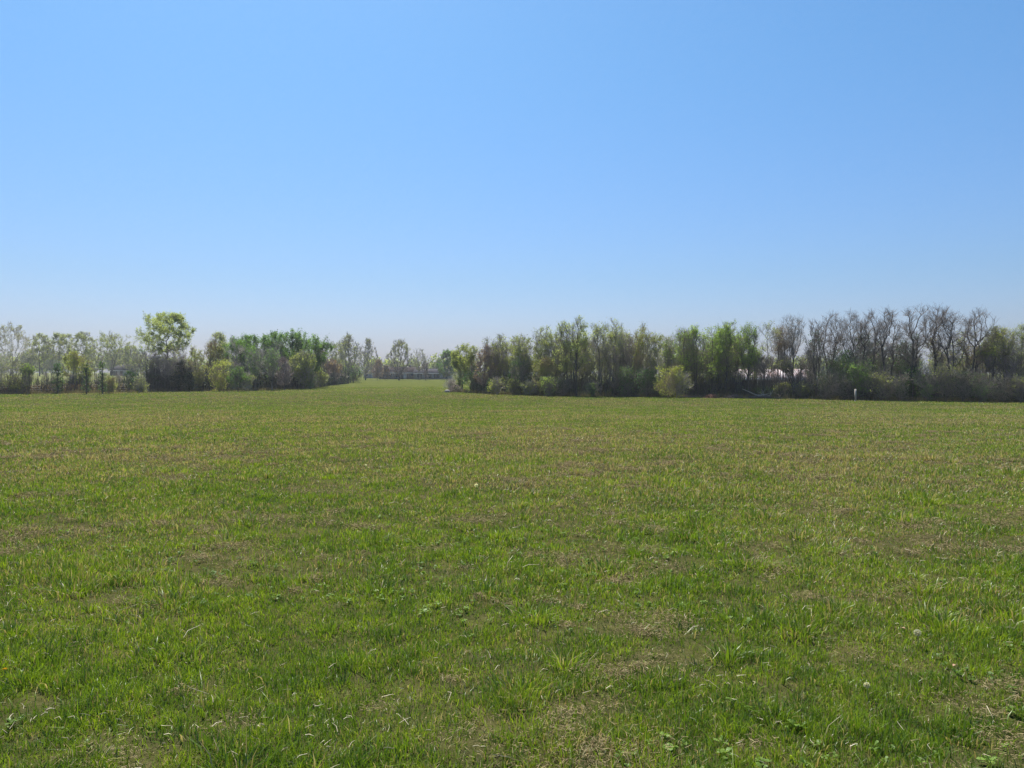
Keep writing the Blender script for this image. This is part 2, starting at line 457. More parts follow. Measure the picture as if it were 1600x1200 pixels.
def grow(rng, kind, H, W, zb=None):
    """boughs reach out from the trunk to points spread through the crown's outline"""
    K = KIND[kind]; n = K['n']; zb = (zb or K['zb']) * H
    t = rng.random(n) ** .8; a = rng.uniform(0, 2 * math.pi, n); ph = rng.uniform(0, 6.28, 3)
    la_ = {'shrub': 1.8, 'upright': 1.6}.get(kind, 1.1)
    lump = 1 + la_ * (.20 * np.sin(2 * a + ph[0] + 3 * t) + .14 * np.sin(5 * a + ph[1] - 5 * t))
    rr = profile(K['prof'], t) * W * .5 * rng.random(n) ** .42 * lump * .93
    cx = rng.normal() * W * .06
    hgt = 1 - {'shrub': .34, 'upright': .30}.get(kind, .20) * (rng.random(n) ** 2)             # an uneven top
    A = np.stack([np.cos(a) * rr + cx * t, np.sin(a) * rr, zb + t * (H * .95 - zb) * hgt], 1)
    A = A[np.argsort(A[:, 2] + .6 * np.hypot(A[:, 0], A[:, 1]) + rng.normal(size=n) * H * .05)]
    NP = 6
    BP = []; par = []; NPOS = np.zeros(((n + K['stems']) * NP, 3)); ND = np.zeros(len(NPOS)); NDIR = np.zeros_like(NPOS); cnt = 0
    tt = np.linspace(0, 1, NP)[:, None]
    for k in range(K['stems']):
        th = rng.uniform(0, 6.28); top = (.62 if kind in ('open', 'locust') else .86) * H * rng.uniform(.85, 1.0)
        f = K['fan'] * W * .42 * rng.uniform(.5, 1.1)
        p0 = np.array([math.cos(th), math.sin(th), 0]) * (.02 * H * (K['stems'] > 1)) * rng.uniform(.3, 1); p3 = np.array([math.cos(th) * f + cx, math.sin(th) * f, top])
        p1 = p0 + np.array([rng.normal() * .04 * H, rng.normal() * .04 * H, top * .4])
        P = (1 - tt) ** 2 * p0 + 2 * tt * (1 - tt) * p1 + tt ** 2 * p3
        P[1:-1] += rng.normal(size=(NP - 2, 3)) * K['jit'] * H * .25 * np.array([1, 1, .3])
        BP.append(P); par.append((-1, 0)); sl = slice(cnt, cnt + NP)
        NPOS[sl] = P; ND[sl] = np.linspace(0, top, NP); NDIR[sl] = unit(np.gradient(P, axis=0)); cnt += NP
    low = zb * .75
    for q in A:
        v = q - NPOS[:cnt]; d = np.linalg.norm(v, axis=1)
        cost = d + K['om'] * ND[:cnt] + np.where(v[:, 2] < .22 * d, 1.2 * (0.22 * d - v[:, 2]), 0) + np.where(NPOS[:cnt, 2] < low, (low - NPOS[:cnt, 2]) * 1.5, 0)
        i = int(cost.argmin()); L_ = d[i]; b, j = divmod(i, NP); dr = v[i] / (L_ + 1e-9)
        p0 = NPOS[i]; out = dr * np.array([1.3, 1.3, .6]); out /= np.linalg.norm(out) + 1e-9
        p1 = p0 + (NDIR[i] * .55 + out * .45) * L_ * .36
        p2 = q - unit(dr + np.array([0, 0, K['sw'] * .9])) * L_ * .30
        P = (1 - tt) ** 3 * p0 + 3 * tt * (1 - tt) ** 2 * p1 + 3 * tt ** 2 * (1 - tt) * p2 + tt ** 3 * q
        P[1:] += rng.normal(size=(NP - 1, 3)) * K['jit'] * L_
        BP.append(P); par.append((b, j)); sl = slice(cnt, cnt + NP)
        NPOS[sl] = P; ND[sl] = ND[i] + np.linspace(0, L_, NP); NDIR[sl] = unit(np.gradient(P, axis=0)); cnt += NP
    BP = np.array(BP); m = len(BP); add = np.zeros((m, NP)); tot = np.zeros(m)
    for k in range(m - 1, -1, -1):
        tot[k] = 1 + add[k].sum(); b, j = par[k]
        if b >= 0: add[b, j] += tot[k]
    C = 1 + np.cumsum(add[:, ::-1], axis=1)[:, ::-1]
    R = C ** .44
    R = R * np.linspace(1, .72, NP)[None, :]
    return BP, R, tot, NDIR[:cnt].reshape(m, NP, 3), K

def offshoots(rng, P, D, R, c, t0, ang, length, sw, nseg, jit):
    """c short shoots along every polyline P (n,k,3)"""
    n, k, _ = P.shape; t = (t0 + (1 - t0) * (np.arange(c)[None] + rng.random((n, c))) / c).clip(0, .999)
    f = t * (k - 1); i = f.astype(int); fr = (f - i)[..., None]; row = np.arange(n)[:, None]
    p = (P[row, i] * (1 - fr) + P[row, i + 1] * fr).reshape(-1, 3); d = D[row, i].reshape(-1, 3)
    r = R[row, i].reshape(-1); w = rng.normal(size=d.shape); w = unit(w - (w * d).sum(-1, keepdims=True) * d)
    an = (ang * rng.uniform(.55, 1.35, len(d)))[:, None]; d = unit(d * np.cos(an) + w * np.sin(an))
    ln = length * rng.uniform(.5, 1.35, len(d)); Q = [p]; DD = [d]
    for s_ in range(nseg):
        d = unit(d + rng.normal(size=d.shape) * jit + np.array([0, 0, sw])); p = p + d * (ln / nseg)[:, None]; Q.append(p); DD.append(d)
    return np.stack(Q, 1), np.stack(DD, 1), r

def tree_mesh(name, seed, kind, H, W, d, bark, leaf, nleaf, lsize, ivy=0, leafband=(0., 1.), thick=1.0, clump=.5, root=None, lean=0., zb=None):
    rng = np.random.default_rng(seed)
    P, R, tot, D, K = grow(rng, kind, H, W, zb)
    rmin = .0065 * max(d / 90, .8); r1 = .00125 * H * min(thick, 1.45)
    R = np.maximum(R * r1, rmin * 1.3)
    tl = K['tl'] * H ** .5 * 2.6
    T1, D1, r_ = offshoots(rng, P[K['stems']:], D[K['stems']:], R[K['stems']:], K['tw'], .25, .62, tl, K['sw'] * .16, 3, .10 + K['jit'])
    T2, D2, _ = offshoots(rng, T1, D1, np.ones(T1.shape[:2]), 3, .15, .65, tl * .5, K['sw'] * .12, 2, .16)
    for Q in (P, T1, T2):
        Q[..., 0] += lean * Q[..., 2]; Q[..., 2] = np.where(Q[..., 2] < .04, .04, Q[..., 2])
    P[:K['stems'], 0, 2] = -.25; R[:K['stems'], 0] *= 1.3
    big = tot >= 5
    V, Qd = tubes(P[big], R[big], 7)
    mt = mk('trunk', [(V, Qd, 0)], [B[bark]], root, smooth=True)
    cp = []
    V, Qd = tubes(P[~big], R[~big], 4); cp.append((V, Qd, 0))
    V, Qd = tubes(T1, np.ones((len(T1), 1)) * np.array([[1.5, 1.3, 1.1, .8]]) * rmin, 3); cp.append((V, Qd, 0))
    V, Qd = tubes(T2, np.ones((len(T2), 1)) * np.array([[1.0, .8, .5]]) * rmin, 3); cp.append((V, Qd, 0))
    if nleaf:
        last = T2; z = last[:, -1, 2] / H
        ok = np.where((z > leafband[0]) & (z < leafband[1]))[0]
        if len(ok) < 5: ok = np.arange(len(last))
        wgt = vnoise(last[ok, -1, 0] * .9 + seed, last[ok, -1, 2] * .9, seed % 97) ** (1 + 2 * clump) + .05
        b = rng.choice(ok, nleaf, p=wgt / wgt.sum()); f = rng.random(nleaf) ** .6 * 1.999; i = f.astype(int); fr = (f - i)[:, None]
        C = last[b, i] * (1 - fr) + last[b, i + 1] * fr + rng.normal(size=(nleaf, 3)) * lsize * .7
        V, Qd = leaves(C, lsize, rng, .4); cp.append((V, Qd, 1))
    mk('crown', cp, [TW[bark], LF[leaf] if leaf else TW[bark]], root)
    if ivy:
        n = 3000; k = K['stems']; bi = rng.integers(0, k, n); f = rng.random(n) * ivy * (P.shape[1] - 1); i = f.astype(int).clip(0, P.shape[1] - 2); fr = (f - i)[:, None]
        C = P[bi, i] * (1 - fr) + P[bi, i + 1] * fr
        C = C + rng.normal(size=(n, 3)) * np.array([.42, .42, .3]) * (1.15 - .5 * f[:, None] / (P.shape[1] - 1))
        C[:, 2] = np.maximum(C[:, 2], .1)
        V, Qd = leaves(C, .2, rng); mk('ivy', [(V, Qd, 0)], [LF['deep']], root)

CNT = [100]
def tree(px, top, w, d, kind, label, bark='dark', leaf=None, nleaf=0, ls=None, name='bare_tree', cat='tree', group=None, X=None, **kw):
    """stand a tree in the world: px/top/w are its column, top row and crown width in photo pixels seen d metres away"""
    CNT[0] += 1
    x = (px - 800) / F * d; z = G(x, d)
    H = CAMH + (HOR - top) * d / F - z; W = w / F * d
    r = empty(name, x, d, z, 0, label=label, cat=cat, group=group)
    if ls is None: ls = .125 * max(d / 90, .8)
    nleaf = int(nleaf * (1.6 if kind == 'shrub' else 2.6))
    tree_mesh(name, CNT[0] * 13, kind, H, W, d, bark, leaf, nleaf, ls, root=r, **kw)
    return r

def juniper(px, top, w, d, label, name='juniper', leaf='juniper', seed=3, n=5200, ls=.17, group=None, cone=.8):
    x = (px - 800) / F * d; z = G(x, d); H = CAMH + (HOR - top) * d / F - z; W = w / F * d
    r = empty(name, x, d, z, 0, label=label, cat='tree', group=group); rng = np.random.default_rng(seed)
    P = np.array([[[0, 0, -.2], [.02, 0, H * .5], [0, .02, H * .96]]]); V, Q = tubes(P, np.array([[.14, .08, .02]]) * H / 6, 7)
    nb = 90; t = rng.random(nb) ** 1.2 * .86 + .05; a = rng.uniform(0, 6.28, nb); rr = W * .5 * (1 - t) ** cone * rng.uniform(.65, 1.15, nb) + .1
    p0 = np.stack([0 * t, 0 * t, t * H], 1); p1 = np.stack([np.cos(a) * rr, np.sin(a) * rr, t * H + rr * .35], 1)
    V2, Q2 = tubes(np.stack([p0, p1], 1), np.ones((nb, 1)) * np.array([[.03, .012]]), 4)
    mk('trunk', [(V, Q, 0), (V2, Q2, 0)], [B['dark']], r)
    b = rng.integers(0, nb, n); u = rng.random((n, 1)) ** .6
    C = p0[b] * (1 - u) + p1[b] * u + rng.normal(size=(n, 3)) * np.array([.16, .16, .2]) * (W / 3)
    C[:, 2] = np.clip(C[:, 2], .08, H)
    V, Q = leaves(C, ls, rng, 1.2, .4); mk('crown', [(V, Q, 0)], [LF[leaf]], r)
    return r

# --- far trees beyond the rough pasture (left)
g = 'trees beyond the rough pasture on the left'
fd = dict(thick=1.1)
tree(20, 499, 78, 250, 'dome', 'tall pale twiggy bare tree, broadest of the distant row, at the picture edge', 'pale', 'pale', 1500, .3, group=g, thick=.9)
tree(-22, 508, 60, 262, 'dome', 'pale bare distant tree cut off by the picture edge', 'pale', 'pale', 900, .3, group=g)
tree(62, 519, 40, 285, 'open', 'distant thin tree in pale leaf, single clear trunk showing above pasture', 'dark', 'olive', 1500, .34, name='leafing_tree', group=g)
tree(92, 517, 46, 290, 'open', 'distant dark limbed tree with grey green leaves, left of the twin tops', 'dark', 'olive', 2000, .34, name='leafing_tree', group=g)
tree(126, 515, 52, 290, 'open', 'distant arching leafy crown behind the small yellow-green tree', 'dark', 'olive', 2300, .34, name='leafing_tree', group=g)
tree(175, 515, 74, 280, 'locust', 'distant wide spreading tree with dark curved limbs beside the grey house roof', 'dark', 'olive', 1500, .34, name='leafing_tree', group=g, thick=1.3)
tree(206, 538, 46, 310, 'dome', 'hazy grey-green distant tree between the house and the tall light green tree', 'dark', 'olive', 1600, .36, name='leafing_tree', group=g)
tree(45, 545, 40, 330, 'dome', 'low hazy bare tree far behind the broad pale twiggy tree', 'dark', 'olive', 700, .4, group=g)
tree(148, 540, 40, 335, 'dome', 'low hazy tree filling the gap left of the wide spreading tree', 'dark', 'olive', 1200, .4, group=g)

# --- small trees of the near left hedge row
g = 'small trees in the thin left hedge row'
tree(26, 563, 42, 105, 'shrub', 'small loose pale green tree, leftmost of the thin hedge row', 'dark', 'olive', 1500, group=g, name='small_tree')
tree(44, 568, 22, 103, 'upright', 'narrow bright green sapling touching the leftmost small tree', 'dark', 'bright', 420, group=g, name='small_tree')
tree(-12, 575, 40, 104, 'shrub', 'low grey-brown bush at the left picture edge', 'grey', 'olive', 700, group=g, name='small_tree')
juniper(90, 565, 20, 106, 'dark green narrow young tree left of the yellow-green round one', 'young_tree', 'deep', 5, 1300, .17, g, .5)
tree(122, 548, 50, 112, 'dome', 'round yellow-green budding tree, tallest of the thin hedge row', 'gold', 'yellow', 2100, group=g, name='small_tree')
juniper(135, 566, 13, 104, 'slender dark green young tree just in front of the yellow-green one', 'young_tree', 'deep', 6, 800, .16, g, .4)
juniper(160, 562, 14, 105, 'dark narrow young tree standing alone left of the grey roofed house', 'young_tree', 'deep', 7, 1000, .16, g, .35)
tree(170, 588, 20, 107, 'shrub', 'low yellow-green bush at the foot of the lone narrow tree', 'gold', 'olive', 600, group=g, name='shrub', cat='shrub')
tree(203, 580, 22, 110, 'slim', 'thin half-leafed sapling in front of the grey roofed house', 'dark', 'deep', 420, group=g, name='small_tree')
tree(218, 590, 26, 110, 'shrub', 'low green bush between thin sapling and tall light green tree', 'grey', 'olive', 700, group=g, name='shrub', cat='shrub')

# --- left wood from the tall light green tree to the point
g = 'trees of the left wood edge'
tree(256, 483, 100, 124, 'open', 'tall tree with a round light green crown above everything on the left', 'dark', 'light', 8200, .17, name='leafing_tree', group=g, thick=.9, clump=-.2, leafband=(.42, 1.0), zb=.47)
tree(238, 540, 52, 119, 'upright', 'purplish bare bushy tree under the left side of the light green crown', 'red', 'olive', 260, group=g)
tree(275, 540, 46, 118, 'upright', 'purplish bare tree under the right side of the light green crown', 'red', 'olive', 160, group=g)
tree(262, 545, 20, 116, 'slim', 'dark straight trunk rising right below the light green crown', 'dark', None, 0, group=g)
juniper(283, 562, 34, 117, 'very dark broad juniper at the foot of the light green crown tree', seed=8)
juniper(296, 580, 22, 115, 'shorter dark juniper right beside the broad one', seed=9, n=3200)
tree(312, 540, 40, 119, 'vase', 'golden brown fan shaped tree of upright stems beside the junipers', 'gold', 'olive', 900, group=g)
tree(346, 515, 38, 140, 'open', 'pale green open crowned tree peeping above the golden fan tree', 'grey', 'light', 1700, group=g, name='leafing_tree')
tree(335, 530, 44, 130, 'dome', 'olive brown twiggy round tree left of the solid green crowns', 'gold', 'olive', 1100, group=g)
tree(342, 562, 36, 117, 'shrub', 'olive yellow bush in front of the round olive brown tree', 'gold', 'yellow', 1600, group=g, name='shrub', cat='shrub')
tree(376, 520, 55, 128, 'upright', 'leftmost of the solid mid green crowned trees', 'dark', 'green', 4200, .2, group=g, name='leafy_tree', clump=.2)
tree(372, 572, 26, 117, 'shrub', 'dark green bush below the leftmost solid green crown', 'dark', 'green', 1800, group=g, name='shrub', cat='shrub')
tree(404, 521, 55, 134, 'upright', 'second solid green crown, above the grey bare stems', 'dark', 'green', 4200, .2, group=g, name='leafy_tree', clump=.2)
tree(434, 516, 60, 136, 'upright', 'third solid green crown, in the middle of the green run', 'dark', 'green', 4600, .2, group=g, name='leafy_tree', clump=.2)
tree(464, 512, 60, 138, 'upright', 'fourth solid green crown, topmost of the green run', 'dark', 'green', 4800, .2, group=g, name='leafy_tree', clump=.2)
tree(490, 521, 47, 142, 'upright', 'fifth solid green crown, right end of the green run', 'dark', 'green', 3600, .2, group=g, name='leafy_tree', clump=.2)
tree(398, 543, 36, 122, 'upright', 'grey bare tree in front of the second green crown', 'grey', 'green', 600, group=g)
tree(424, 541, 34, 124, 'upright', 'grey bare tree in front of the third green crown', 'grey', 'green', 600, group=g)
tree(444, 556, 34, 127, 'dome', 'reddish grey bare tree left of the yellow-green round tree', 'red', None, 0, group=g)
tree(384, 585, 22, 118, 'shrub', 'pale brush at the foot of the grey bare trees', 'pale', 'olive', 500, group=g, name='shrub', cat='shrub')
tree(474, 545, 48, 133, 'dome', 'round yellow-green tree in front of the green run by the field corner', 'grey', 'olive', 3000, group=g, name='leafing_tree')
tree(484, 575, 30, 134, 'shrub', 'green shrub at the foot of the round yellow-green tree', 'dark', 'green', 1800, group=g, name='shrub', cat='shrub')
tree(503, 540, 34, 155, 'dome', 'reddish bare tree just right of the green run', 'red', 'bud', 400, group=g)
tree(500, 572, 26, 146, 'shrub', 'olive bush where the wood edge turns away', 'dark', 'olive', 1200, group=g, name='shrub', cat='shrub')
tree(518, 561, 36, 170, 'dome', 'small tree with rusty reddish buds at the wood edge', 'red', 'bud', 1500, .2, group=g, name='small_tree', leafband=(.5, 1))
tree(523, 530, 36, 190, 'upright', 'grey bare tree behind the rusty budded one', 'grey', 'olive', 300, group=g)
tree(548, 517, 44, 205, 'dome', 'tall peaked bare grey tree right of the rusty budded one', 'grey', 'olive', 700, .25, group=g)
tree(536, 530, 36, 215, 'dome', 'bare grey tree left of the tall peaked one', 'grey', 'olive', 300, .25, group=g)
tree(552, 570, 34, 200, 'shrub', 'green bush under the tall peaked bare tree', 'dark', 'green', 900, .25, group=g, name='shrub', cat='shrub')
tree(530, 580, 24, 185, 'shrub', 'dull bush right of the rusty budded tree foot', 'red', 'olive', 700, .22, group=g, name='shrub', cat='shrub')

# --- trees on the lawn of the long low house
g = 'trees on the lawn before the long low house'
tree(571, 526, 38, 270, 'dome', 'tall thin bare tree with a clear trunk left of the long house', 'grey', 'olive', 350, .3, group=g, thick=1.1)
tree(590, 561, 24, 262, 'dome', 'small reddish bare tree before the left end of the long house', 'red', 'bud', 500, .26, group=g)
tree(602, 570, 18, 258, 'dome', 'smallest bare tree, between the small reddish and the big dense tree', 'red', 'bud', 250, .26, group=g)
tree(623, 525, 50, 262, 'dome', 'big dense oval bare tree in front of the long low house', 'dark', 'olive', 500, .28, group=g, thick=1.4, leafband=(.55, 1))
tree(655, 544, 40, 268, 'upright', 'fine pale bare tree right of the big dense oval tree', 'grey', 'olive', 150, .28, group=g)
tree(665, 562, 20, 258, 'vase', 'small dark purple tree with forked trunks before the house', 'red', None, 0, .28, group=g, thick=1.4)
tree(698, 544, 34, 262, 'dome', 'green leafed tree at the right end of the long house', 'dark', 'green', 1900, .34, group=g, name='leafy_tree')
tree(687, 560, 16, 300, 'dome', 'distant small bare tree above the right end of the house roof', 'grey', 'olive', 300, .3, group=g)

# --- right hand wood, from the point eastwards
g = 'trees of the right wood edge'
tree(722, 533, 52, 117, 'vase', 'yellow-green willowy tree at the left corner of the right wood', 'grey', 'olive', 3400, group=g, name='leafing_tree', clump=.3)
tree(738, 540, 34, 112, 'upright', 'dark stemmed green tree leaning on the corner willowy tree', 'dark', 'olive', 1500, group=g, name='leafing_tree')
tree(705, 592, 28, 120, 'shrub', 'low grey-brown brush at the corner of the right wood', 'pale', None, 0, group=g, name='shrub', cat='shrub')
tree(758, 538, 46, 107, 'dome', 'purple-brown dense bare tree right of the corner willowy tree', 'red', 'bud', 500, group=g)
tree(744, 580, 26, 109, 'shrub', 'dark green bush beneath the purple-brown tree', 'dark', 'deep', 1500, group=g, name='shrub', cat='shrub')
tree(778, 535, 40, 108, 'upright', 'purplish thin bare tree above the small light green shrub', 'red', 'olive', 500, group=g)
tree(777, 592, 18, 101, 'shrub', 'small light green shrub at the grass edge under purplish trees', 'grey', 'yellow', 450, group=g, name='shrub', cat='shrub')
juniper(765, 590, 13, 102, 'small dark pointed evergreen left of the small light green shrub', 'young_tree', 'deep', 15, 500, .14, None, .5)
tree(800, 526, 36, 106, 'slim', 'first grey pole tree left of the pale green trio', 'grey', 'olive', 700, group=g)
tree(790, 532, 34, 110, 'upright', 'hazy brown twiggy tree between purplish tree and the grey pole', 'grey', 'olive', 400, group=g)
tree(818, 520, 38, 101, 'upright', 'pale green slender crowned tree, left of the trio', 'grey', 'olive', 1500, group=g, name='leafing_tree')
tree(805, 592, 22, 99, 'shrub', 'light green bush left of the dark leaning stems', 'dark', 'olive', 900, group=g, name='shrub', cat='shrub')
tree(817, 560, 30, 99, 'shrub', 'tangled dark green thicket bush of leaning stems', 'dark', 'deep', 1300, group=g, name='shrub', cat='shrub')
tree(848, 507, 40, 100, 'upright', 'taller pale green tree with one dead twig spire, middle of the trio', 'grey', 'light', 1200, group=g, name='leafing_tree')
tree(868, 514, 36, 99, 'upright', 'warm olive budding tree just left of the tall dark stemmed one', 'grey', 'olive', 1700, group=g, name='leafing_tree')
tree(850, 555, 46, 97, 'dome', 'pinkish olive low tree in front of the trio', 'gold', 'olive', 1700, group=g, name='leafing_tree')
tree(857, 588, 22, 94, 'shrub', 'rounded bright green shrub at the foot of the trio', 'dark', 'bright', 600, group=g, name='shrub', cat='shrub')
tree(828, 596, 20, 97, 'shrub', 'low light bush left of the rounded bright green shrub', 'grey', 'olive', 700, group=g, name='shrub', cat='shrub')
tree(900, 490, 46, 94, 'upright', 'tall dark many stemmed tree with bright green candle like tips', 'dark', 'light', 2400, group=g, name='leafing_tree', thick=1.5, clump=.3)
tree(886, 500, 36, 95, 'upright', 'green tipped tree leaning left behind the tall dark stemmed one', 'dark', 'light', 1100, group=g, name='leafing_tree', lean=-.06)
tree(938, 497, 40, 94, 'upright', 'pale Y shaped slim tree right of the tall dark stemmed one', 'grey', 'light', 700, group=g, name='leafing_tree')
tree(951, 496, 30, 97, 'slim', 'upright pale twigged tree behind the Y shaped slim one', 'grey', 'olive', 850, group=g)
tree(967, 495, 40, 96, 'upright', 'tall fine twigged pale tree above the dark vase shaped one', 'grey', 'light', 850, group=g)
tree(962, 528, 50, 93, 'vase', 'dark vase shaped cluster of bare stems between pale tall trees', 'dark', 'olive', 150, group=g, thick=1.3)
tree(985, 525, 44, 95, 'upright', 'blackish dense bare crown right of the vase shaped stems', 'dark', None, 0, group=g)
tree(980, 572, 26, 92, 'shrub', 'mid green shrub at the foot of the blackish bare crown', 'dark', 'green', 1300, group=g, name='shrub', cat='shrub')
tree(1000, 502, 36, 94, 'upright', 'pinkish twigged tall tree right of the blackish bare crown', 'gold', 'olive', 850, group=g)
tree(1021, 513, 30, 94, 'upright', 'grey twigged tree left of the dip in the skyline', 'grey', 'olive', 850, group=g)
tree(1012, 575, 26, 91, 'shrub', 'dark green dense bush left of the big yellow-green shrub', 'dark', 'deep', 1700, group=g, name='shrub', cat='shrub')
tree(1043, 530, 34, 95, 'upright', 'low green topped tree in the dip of the skyline', 'grey', 'bright', 1100, group=g, name='leafing_tree')
tree(1058, 582, 34, 88.5, 'shrub', 'dull olive bush leaning on the big yellow-green shrub', 'grey', 'olive', 1000, group=g, name='shrub', cat='shrub')
tree(1044, 572, 56, 89, 'shrub', 'big yellow-green shrub at the grass edge, widest of the shrubs', 'gold', 'yellow', 1500, group=g, name='shrub', cat='shrub')
tree(1069, 507, 40, 92, 'upright', 'crooked tree of green tipped dark twigs right of the skyline dip', 'dark', 'bright', 1000, group=g, name='leafing_tree')
tree(1087, 506, 30, 92, 'upright', 'thin green topped tree touching the crooked twig tree', 'dark', 'bright', 900, group=g, name='leafing_tree')
tree(1080, 535, 50, 94, 'dome', 'wide olive green crown lower down behind the crooked twig tree', 'grey', 'olive', 1900, group=g, name='leafing_tree')
tree(1110, 506, 32, 91, 'slim', 'straight dark pole with light green top before the bright green pair', 'dark', 'bright', 900, group=g, name='leafing_tree')
tree(1134, 497, 36, 90, 'upright', 'taller of the two bright green topped trees', 'dark', 'bright', 1900, group=g, name='leafing_tree')
tree(1120, 530, 50, 93, 'dome', 'brownish green twiggy crown filling below the bright green pair', 'grey', 'olive', 1600, group=g, name='leafing_tree')
tree(1170, 502, 40, 89, 'upright', 'shorter bright green topped tree with a wavy black trunk', 'dark', 'bright', 2400, group=g, name='leafing_tree', thick=1.3)
tree(1155, 540, 34, 91, 'upright', 'yellow leafed low tree between the bright green pair', 'grey', 'yellow', 900, group=g, name='leafing_tree')
tree(1200, 500, 40, 89, 'slim', 'fine bare pole tree in front of the left end of the shed roof', 'grey', 'olive', 250, group=g, zb=.55)
tree(1192, 555, 50, 88, 'locust', 'dark forked bare tree bending over the pink roof', 'dark', None, 0, group=g, thick=1.5, zb=.55)
tree(1218, 503, 36, 90, 'upright', 'thin bare grey tree over the middle of the shed roof', 'grey', 'bud', 200, group=g, zb=.55)
tree(1240, 490, 44, 88, 'upright', 'spiky bare grey tree left of the contorted dark ones', 'grey', None, 0, group=g, zb=.55)
tree(1228, 528, 40, 90, 'upright', 'dull brown budding crown above the shed roof', 'grey', 'bud', 350, group=g, zb=.55)
tree(1244, 556, 36, 87, 'locust', 'dark leaning trunk crossing the right end of the shed roof', 'dark', 'olive', 300, group=g, thick=1.4, lean=-.3, zb=.55)
tree(1276, 496, 56, 86, 'vase', 'blackish fan of bare stems right of the pink roofed shed', 'dark', None, 0, group=g, thick=1.6)
tree(1300, 484, 68, 87, 'locust', 'contorted bare tree, first of the tall dark run', 'dark', None, 0, group=g, thick=1.2)
tree(1328, 481, 58, 85, 'locust', 'contorted bare tree second from the left in the tall dark run', 'dark', None, 0, group=g, thick=1.2)
tree(1318, 545, 44, 84, 'upright', 'green ivy tinted tree low between contorted bare trees', 'dark', 'deep', 1600, group=g, name='leafing_tree')
tree(1358, 483, 53, 84, 'locust', 'slender contorted bare tree rising right behind the white post', 'dark', None, 0, group=g, thick=1.3)
tree(1340, 560, 40, 82, 'shrub', 'tall dark green bush directly behind the white post', 'dark', 'green', 2800, group=g, name='shrub', cat='shrub')
tree(1386, 479, 53, 83, 'locust', 'wavy trunked bare tree left of the ivy clad one', 'dark', None, 0, group=g, thick=1.5)
tree(1424, 469, 75, 82, 'locust', 'tallest bare tree, its trunk wrapped in green ivy', 'dark', None, 0, group=g, thick=1.7, ivy=.55)
tree(1464, 473, 53, 82, 'locust', 'bare S curved tree right of the ivy clad one', 'dark', None, 0, group=g, thick=1.4)
tree(1487, 477, 70, 81, 'locust', 'broad bare tree with a thick black trunk near the right end', 'dark', None, 0, group=g, thick=1.9, ivy=.4)
tree(1520, 479, 65, 80, 'locust', 'bare tree leaning right at the end of the tall run', 'dark', None, 0, group=g, thick=1.5, lean=.08)
tree(1545, 505, 48, 79, 'open', 'green topped tree leaning right beyond the tall bare run', 'dark', 'olive', 1800, group=g, name='leafing_tree', lean=.1, leafband=(.6, 1))
tree(1530, 538, 50, 80, 'upright', 'dense brown twigged crown under the leaning green topped tree', 'red', 'bud', 500, group=g)
tree(1572, 506, 42, 79, 'upright', 'pale fine twigged tree second from the right picture edge', 'grey', 'olive', 900, group=g)
tree(1598, 503, 44, 78, 'upright', 'pale olive twigged tree cut by the right picture edge', 'grey', 'olive', 1300, group=g)
tree(1580, 545, 50, 78, 'upright', 'purple-brown bare crown in front of the two rightmost pale trees', 'red', None, 0, group=g)
tree(1635, 505, 50, 77, 'upright', 'bare tree just beyond the right end of the row', 'grey', 'olive', 700, group=g)
tree(1670, 500, 50, 76, 'locust', 'dark bare tree farthest along the row', 'dark', None, 0, group=g)
for i, (px, top, w, dd, lf, nm) in enumerate([
    (1290, 580, 40, 83, 'deep', 'dark green bush at the foot of the blackish fan of stems'),
    (1318, 590, 34, 82, 'deep', 'low dark bush just left of the white post'),
    (1378, 578, 44, 80, 'olive', 'dull olive bush right of the white post'),
    (1404, 585, 34, 79, 'deep', 'dark low bush between the olive bush and the ivy clad trunk'),
    (1450, 568, 50, 79, 'green', 'wide mid green bush at the foot of the ivy clad tree'),
    (1478, 566, 34, 78, 'olive', 'yellowish bush below the thick black trunk'),
    (1505, 580, 44, 77, 'deep', 'dark bush below the leaning bare tree'),
    (1532, 582, 40, 76, 'green', 'fresh green bush below the leaning green topped tree'),
    (1562, 590, 40, 76, 'deep', 'dim bush second from the right picture edge'),
    (1596, 585, 44, 75, 'olive', 'olive bush cut by the right picture edge'),
    (1640, 585, 44, 74, 'deep', 'bush beyond the right end of the row'),
    (1254, 595, 30, 86, 'olive', 'thin green bush under the right end of the shed roof'),
    (1222, 598, 30, 88, 'olive', 'light bush in front of the middle of the shed wall'),
    (925, 598, 20, 93, 'green', 'small green bush right of the tall dark stems'),
    (880, 590, 26, 94, 'deep', 'dark green bush left of the tall dark stems'),
    ]):
    tree(px, top, w, dd, 'shrub', nm, 'dark', 'brush' if lf == 'deep' else lf, 700, group='shrubs along the foot of the right wood', name='shrub', cat='shrub')

